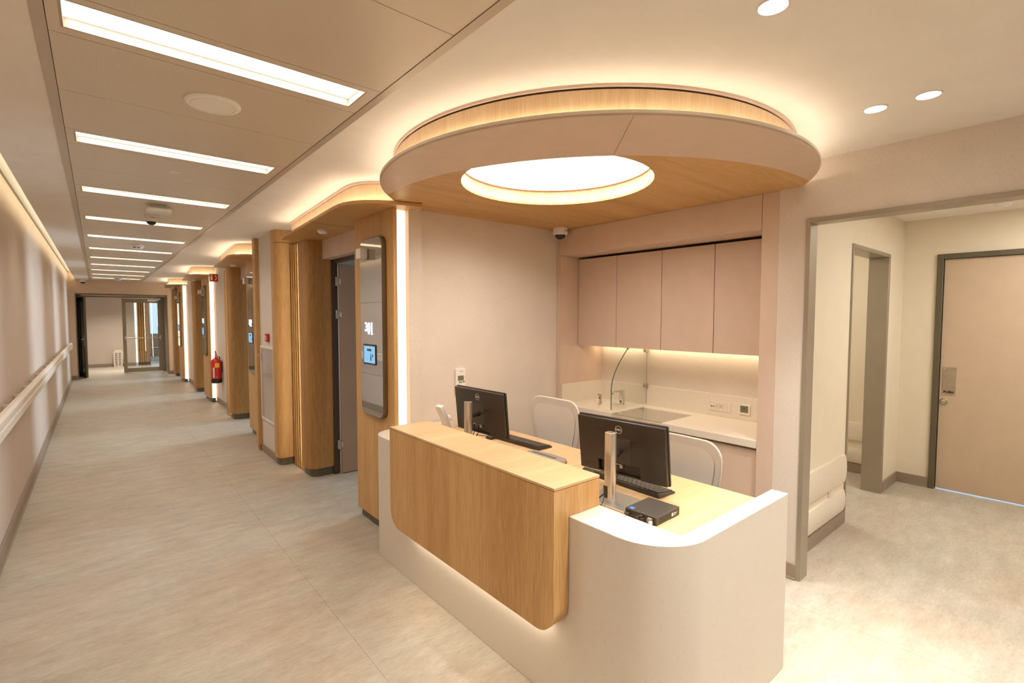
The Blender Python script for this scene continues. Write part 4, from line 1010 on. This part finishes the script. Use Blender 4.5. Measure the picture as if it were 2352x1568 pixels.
th = thing('thermostat', (3.785, 1.728, .890), 'white wall thermostat with green display on the splashback', 'thermostat')
MB().prism(rrect(1.690, 1.770, .852, .930, .006, 4), xs-.014, xs, 'X').build('casing', WPLAS, th, .002)
B(xs-.0150, xs-.014, 1.702, 1.762, .868, .920).build('display', LCD, th)
B(xs-.0154, xs-.0150, 1.722, 1.742, .893, .902).build('display_digits', OLIVED, th)

# ------------------------------------------------------------------ chairs
def chair(x, y, ztop, lab):
    t = thing('office_chair', (0, 0, 0), lab, 'office chair', 'pale office chairs behind the desk')
    # local: chair faces -X, backrest plane near x = .25
    def outline(s=1.0, n=10):
        pts = []
        top, bot, wt, wb_ = 1.0, .45, .245*s, .15*s
        for i in range(n+1): a = math.radians(90*i/n); pts.append((wt-.06+.06*math.sin(a) if False else wt-.06+.06*math.cos(a), top-.06+.06*math.sin(a)))
        pts = [(wt-.065+.065*math.cos(math.radians(90*i/n)), top-.065+.065*math.sin(math.radians(90*i/n))) for i in range(n+1)]
        pts += [(-a, b) for a, b in pts[::-1]]
        low = [(-wt*1.0, .86), (-wt*.94, .78), (-wt*.82, .68), (-wt*.70, .58), (-wb_*.9, .48), (-wb_*.7, .45)]
        pts += low+[(-a, b) for a, b in low[::-1]]
        return pts
    def bend(m):
        m.v = [(vx+.035-.35*vy*vy-.10*(vz-.72)**2*1.2-.04*max(0, .6-vz), vy, vz) for vx, vy, vz in m.v]; return m
    pts = outline()
    m = MB(); ox = .25
    # backrest as grid strips between left and right outline
    zs = [.45+.455*i/16 for i in range(17)]+[.905+.095*math.sin(PI/2*i/12) for i in range(1, 13)]
    rows = len(zs)-1; vs = []; fs = []
    def width(z, r=.095, top=1.0):
        tt = (z-.45)/.455; base = .105+(.245-.105)*math.sin(PI/2*min(1, max(0, tt)))**.85
        if z > top-r: return .245-r+math.sqrt(max(0, r*r-(z-top+r)**2))
        return base
    cols = 16
    for side_, xo in ((0, 0), (1, .016)):
        for z in zs:
            wz = width(z)
            for j in range(cols+1):
                v = -1+2*j/cols; vs.append((ox+xo, v*wz, z))
    def idx(s_, i, j): return s_*(rows+1)*(cols+1)+i*(cols+1)+j
    for i in range(rows):
        for j in range(cols):
            fs.append((idx(0, i, j), idx(0, i, j+1), idx(0, i+1, j+1), idx(0, i+1, j)))
            fs.append((idx(1, i, j), idx(1, i+1, j), idx(1, i+1, j+1), idx(1, i, j+1)))
    m._add(vs, fs); bend(m).build('backrest', MESHF, t, smooth=True)
    loop = [(ox+.008, width(z), z) for z in zs]+[(ox+.008, width(1.0)*(1-2*i/8), 1.0) for i in range(1, 8)]+[(ox+.008, -width(z), z) for z in zs[::-1]]
    fr = MB().tube(loop, .0075, 8); bend(fr).build('back_frame', CHFR, t, smooth=True)
    m = MB(); vs = []; fs = []; z2 = [.47+.40*i/12 for i in range(13)]+[.87+.085*math.sin(PI/2*i/8) for i in range(1, 9)]
    for z in z2:
        wz = width(z)-.035 if z < .87 else max(.0, width(.87)-.035-.085+math.sqrt(max(0, .085**2-(z-.87)**2)))
        for j in range(11): vs.append((ox-.0035, (-1+2*j/10)*wz, z))
    for i in range(len(z2)-1):
        for j in range(10): a = i*11+j; fs.append((a, a+1, a+12, a+11))
    m._add(vs, fs); bend(m).build('back_insert', MESHI, t, smooth=True)
    MB().prism(rrect(-.23, .23, -.235, .235, .09, 6), .445, .505).build('seat', MESHF, t, .02, seg=3)
    MB().tube([(.05, 0, .43), (.22, 0, .40), (.275, 0, .46), (.27, 0, .60)], .022, 10).build('spine', CHFR, t, smooth=True)
    MB().box(-.10, .10, -.10, .10, .40, .445).build('tilt_mechanism', GPLAS, t, .01)
    MB().cyl((0, 0, .09), .028, .31, n=20).build('gas_column', ALU, t, smooth=True)
    for i in range(5):
        a = 2*PI*i/5+.3
        cx, cy = .26*math.cos(a), .26*math.sin(a)
        MB().tube([(0, 0, .105), (cx, cy, .075)], .02, 8).build('leg', CHFR, t, smooth=True)
        xf(MB().lathe((0, 0, 0), [(.028, -.02), (.03, -.016), (.03, .016), (.028, .02)], 16, 'X'), Matrix.Translation((cx, cy, .030)) @ Matrix.Rotation(a+PI/2, 4, 'Z')).build('caster', BPLAS, t, smooth=True)
        MB().box(cx-.008, cx+.008, cy-.008, cy+.008, .028, .075).build('caster_stem', GPLAS, t)
    t.location = (x, y, ztop-1.0)
    return t
chair(2.27, 2.545, 1.0, 'pale mesh office chair at the wall end of the desk')
ch2 = chair(2.26, 1.52, 1.0, 'pale mesh office chair half hidden behind the nearest monitor')
ch2.scale = (1, 1, .92)

# ------------------------------------------------------------------ side room beyond the wide opening
YS = 1.24; XFAR = 5.95
of = thing('trim_6', (XN, .3, 0), 'grey-bronze metal frame lining the wide side opening', 'opening frame', kind='structure')
MB().box(XN-.012, XN+.10, 1.112, 1.137, 0, 2.175).build('jamb', OLIVE, of, .002)
MB().box(XN-.012, XN+.10, -.60, 1.1118, 2.148, 2.175).build('head', OLIVE, of, .002)
MB().box(XN-.012, XN+.12, -.65, -.60, 0, 2.175).build('jamb', OLIVE, of, .002)
wsd = thing('wall_side', (4.4, YS, 0), 'cream painted wall with narrow inner doorway in the side room', 'wall', kind='structure')
YS2 = YS+.13
MB().box(XN+.10, 4.42, YS, YS2, 0, H).box(5.44, XFAR, YS, YS2, 0, H).box(4.42, 5.44, YS, YS2, 2.15, H).build('wall_face', CREAMW, wsd)
wf = thing('wall_far', (XFAR, .5, 0), 'cream far wall of the side room around the push door', 'wall', kind='structure')
MB().box(XFAR, XFAR+.12, .985, 3.3, 0, H).box(XFAR, XFAR+.12, -.35, .985, 2.17, H).box(XFAR, XFAR+.12, -3, -.35, 0, H).build('wall_face', CREAMW, wf)
wo = thing('wall_inner', (4.6, 3.2, 0), 'cream walls of the space behind the inner doorway', 'wall', kind='structure')
MB().box(3.95, XFAR, 3.2, 3.3, 0, H).box(3.90, 3.97, YS2, 3.2, 0, H).build('wall_face', CREAMW, wo)
id_ = thing('trim_7', (4.9, YS, 0), 'grey-bronze lining of the inner doorway', 'opening frame', kind='structure')
MB().box(5.395, 5.445, YS-.012, YS2+.012, 0, 2.1295).build('jamb', OLIVE, id_, .002)
MB().box(4.415, 4.435, YS-.012, YS2+.012, 0, 2.1295).build('jamb', OLIVE, id_, .002)
MB().box(4.415, 5.445, YS-.012, YS2+.012, 2.13, 2.16).build('head', OLIVE, id_, .002)
bs_ = B(XN+.102, 4.415, YS-.014, YS, 0, .095).build('baseboard_side', SKIRT, None); tag(bs_, 'brown skirting below the wall guards', 'baseboard', kind='structure')
bs_ = B(5.445, XFAR, YS-.014, YS, 0, .095).build('baseboard_side', SKIRT, None); tag(bs_, 'brown skirting between inner doorway and room corner', 'baseboard', kind='structure')
bs_ = B(XFAR-.014, XFAR, .985, YS-.014, 0, .095).build('baseboard_far', SKIRT, None); tag(bs_, 'brown skirting between room corner and push door', 'baseboard', kind='structure')
bs_ = B(XFAR-.014, XFAR, YS2+.02, 3.2, 0, .095).build('baseboard_far', SKIRT, None); tag(bs_, 'brown skirting seen through the inner doorway', 'baseboard', kind='structure')
def guard(z0, z1, x0, x1, lab, axis='Y', base=YS, depth=.028):
    n = 10; pts = [(base, z0)]+[(base-depth*math.sin(PI*(.12+.76*i/n))**.5, z0+(z1-z0)*(i/n)) for i in range(n+1)]+[(base, z1)]
    m = MB()
    if axis == 'Y': m.prism(pts, x0, x1, 'X')
    else: m.prism(pts, x0, x1, 'Y')
    o = m.build('wall_guard', CPLAS, None, smooth=True); tag(o, lab, 'wall guard', 'cream wall guards'); return o
guard(.335, .545, XN+.125, 4.38, 'upper cream wall guard band beside the side opening')
guard(.115, .275, XN+.125, 4.37, 'lower cream wall guard band beside the side opening')
guard(.335, .52, YS2+.03, 3.19, 'upper cream wall guard seen through the inner doorway', 'X', XFAR)
guard(.105, .25, YS2+.03, 3.19, 'lower cream wall guard seen through the inner doorway', 'X', XFAR)
sw = thing('light_switch', (4.1, YS, .31), 'cream light switch between the two wall guard bands', 'switch')
B(4.06, 4.16, YS-.010, YS, .265, .365).build('plate', CPLAS, sw, .002)
B(4.085, 4.135, YS-.015, YS-.010, .283, .347).build('rocker', CPLAS, sw, .002)
d6 = thing('door_6', (XFAR, .3, 0), 'beige push door with steel plate in the side room', 'door', kind='structure')
MB().box(XFAR-.02, XFAR+.10, .945, .99, 0, 2.175).box(XFAR-.02, XFAR+.10, -.355, -.31, 0, 2.175).box(XFAR-.02, XFAR+.10, -.31, .945, 2.13, 2.175).build('frame', OLIVED, d6, .002)
lf = B(XFAR+.012, XFAR+.055, -.305, .940, .014, 2.127).build('door_leaf', PDOOR, d6, .001)
B(XFAR+.016, XFAR+.05, -.305, .94, 0.001, .010).build('daylight_gap', L_GAP, d6)
B(XFAR+.062, XFAR+.12, -.345, .98, .012, 2.165).build('backing', OLIVED, d6)  # unseen dark block added to stop sky light leaking round the leaf
pp = MB().prism(rrect(.828, .922, .884, 1.144, .006, 3), XFAR+.009, XFAR+.012, 'X').build('push_plate', STEEL, lf)
for yy in (.84, .91):
    for z in (.896, 1.132): MB().lathe((XFAR+.009, yy, z), [(.005, 0), (.005, -.0012)], 12, 'X').build('screw', CHROME, pp)
c_ = bpy.data.curves.new('push_letters', 'FONT'); c_.body = 'PUSH'; c_.size = .030; c_.extrude = .0004; c_.align_x = 'CENTER'; c_.align_y = 'CENTER'; c_.offset = .0016
tmp = bpy.data.objects.new('tmp', c_); COL.objects.link(tmp)
me = bpy.data.meshes.new_from_object(tmp.evaluated_get(bpy.context.evaluated_depsgraph_get())); bpy.data.objects.remove(tmp)
me.materials.clear(); me.materials.append(BPLAS)
off = ORG[pp.name]
me.transform(Matrix.Translation(-off) @ Matrix(((0, 0, -1, XFAR+.0085), (-1, 0, 0, .876), (0, 1, 0, .914), (0, 0, 0, 1))))
lo = bpy.data.objects.new('push_letters', me); COL.objects.link(lo); lo.parent = pp
lk = MB().lathe((XFAR+.012, .905, .825), [(.028, 0), (.028, -.006), (.024, -.010), (0, -.010)], 28, 'X').build('lock_rose', STEEL, lf, smooth=True)
MB().lathe((XFAR+.002, .905, .830), [(.009, 0), (.009, -.004)], 14, 'X').box(XFAR-.002, XFAR+.002, .901, .909, .812, .830).build('keyhole', CHROME, lk)
sd = thing('smoke_detector', (5.5, .535, H), 'white smoke detector on the side room ceiling', 'smoke detector')
MB().lathe((5.5, .535, H), [(.055, 0), (.055, -.018), (.035, -.042), (0, -.044)], 24).build('casing', WPLAS, sd, smooth=True)
B(5.47, 5.475, .50, .55, H-.035, H-.03).build('indicator', RED, sd)
# lamps of the side room (beyond the frame of the photograph)
for x, y, wh in ((4.3, -.15, 'by the wide opening'), (5.2, -.15, 'in front of the push door'), (4.3, -1.6, 'away from the inner doorway'), (5.0, 2.4, 'behind the inner doorway')):
    t = thing('side_room_light', (x, y, H), 'square panel light in the side room ceiling '+wh, 'ceiling light', 'side room panel lights')
    B(x-.3, x+.3, y-.3, y+.3, H-.012, H).build('casing', WPLAS, t)
    B(x-.28, x+.28, y-.28, y+.28, H-.014, H-.012).build('diffuser', emit('room_panel', (1, .95, .85), 14.5), t)
# lobby lamps behind the viewpoint
for x, y, wh in ((2.0, -1.2, 'nearer the desk'), (2.6, -2.2, 'by the back wall')):
    t = thing('lobby_panel_light', (x, y, H), 'square panel light in the lobby ceiling '+wh, 'ceiling light', 'lobby panel lights')
    B(x-.3, x+.3, y-.3, y+.3, H-.012, H).build('casing', WPLAS, t)
    B(x-.28, x+.28, y-.28, y+.28, H-.014, H-.012).build('diffuser', emit('lobby_panel', CREAM, 3.6), t)
# lamps beyond the glass doors
area('hall_lamp', (.5, 18.4, H), (0, 0, 0), .5, .5, 34, NEUT, 2.2)
area('hall_lamp', (2.3, 19.5, H), (0, 0, 0), .5, .5, 14, NEUT)
area('far_window_daylight', (1.0, 24.3, 1.6), (-PI/2, 0, 0), 3.0, 1.4, 26, DAY)
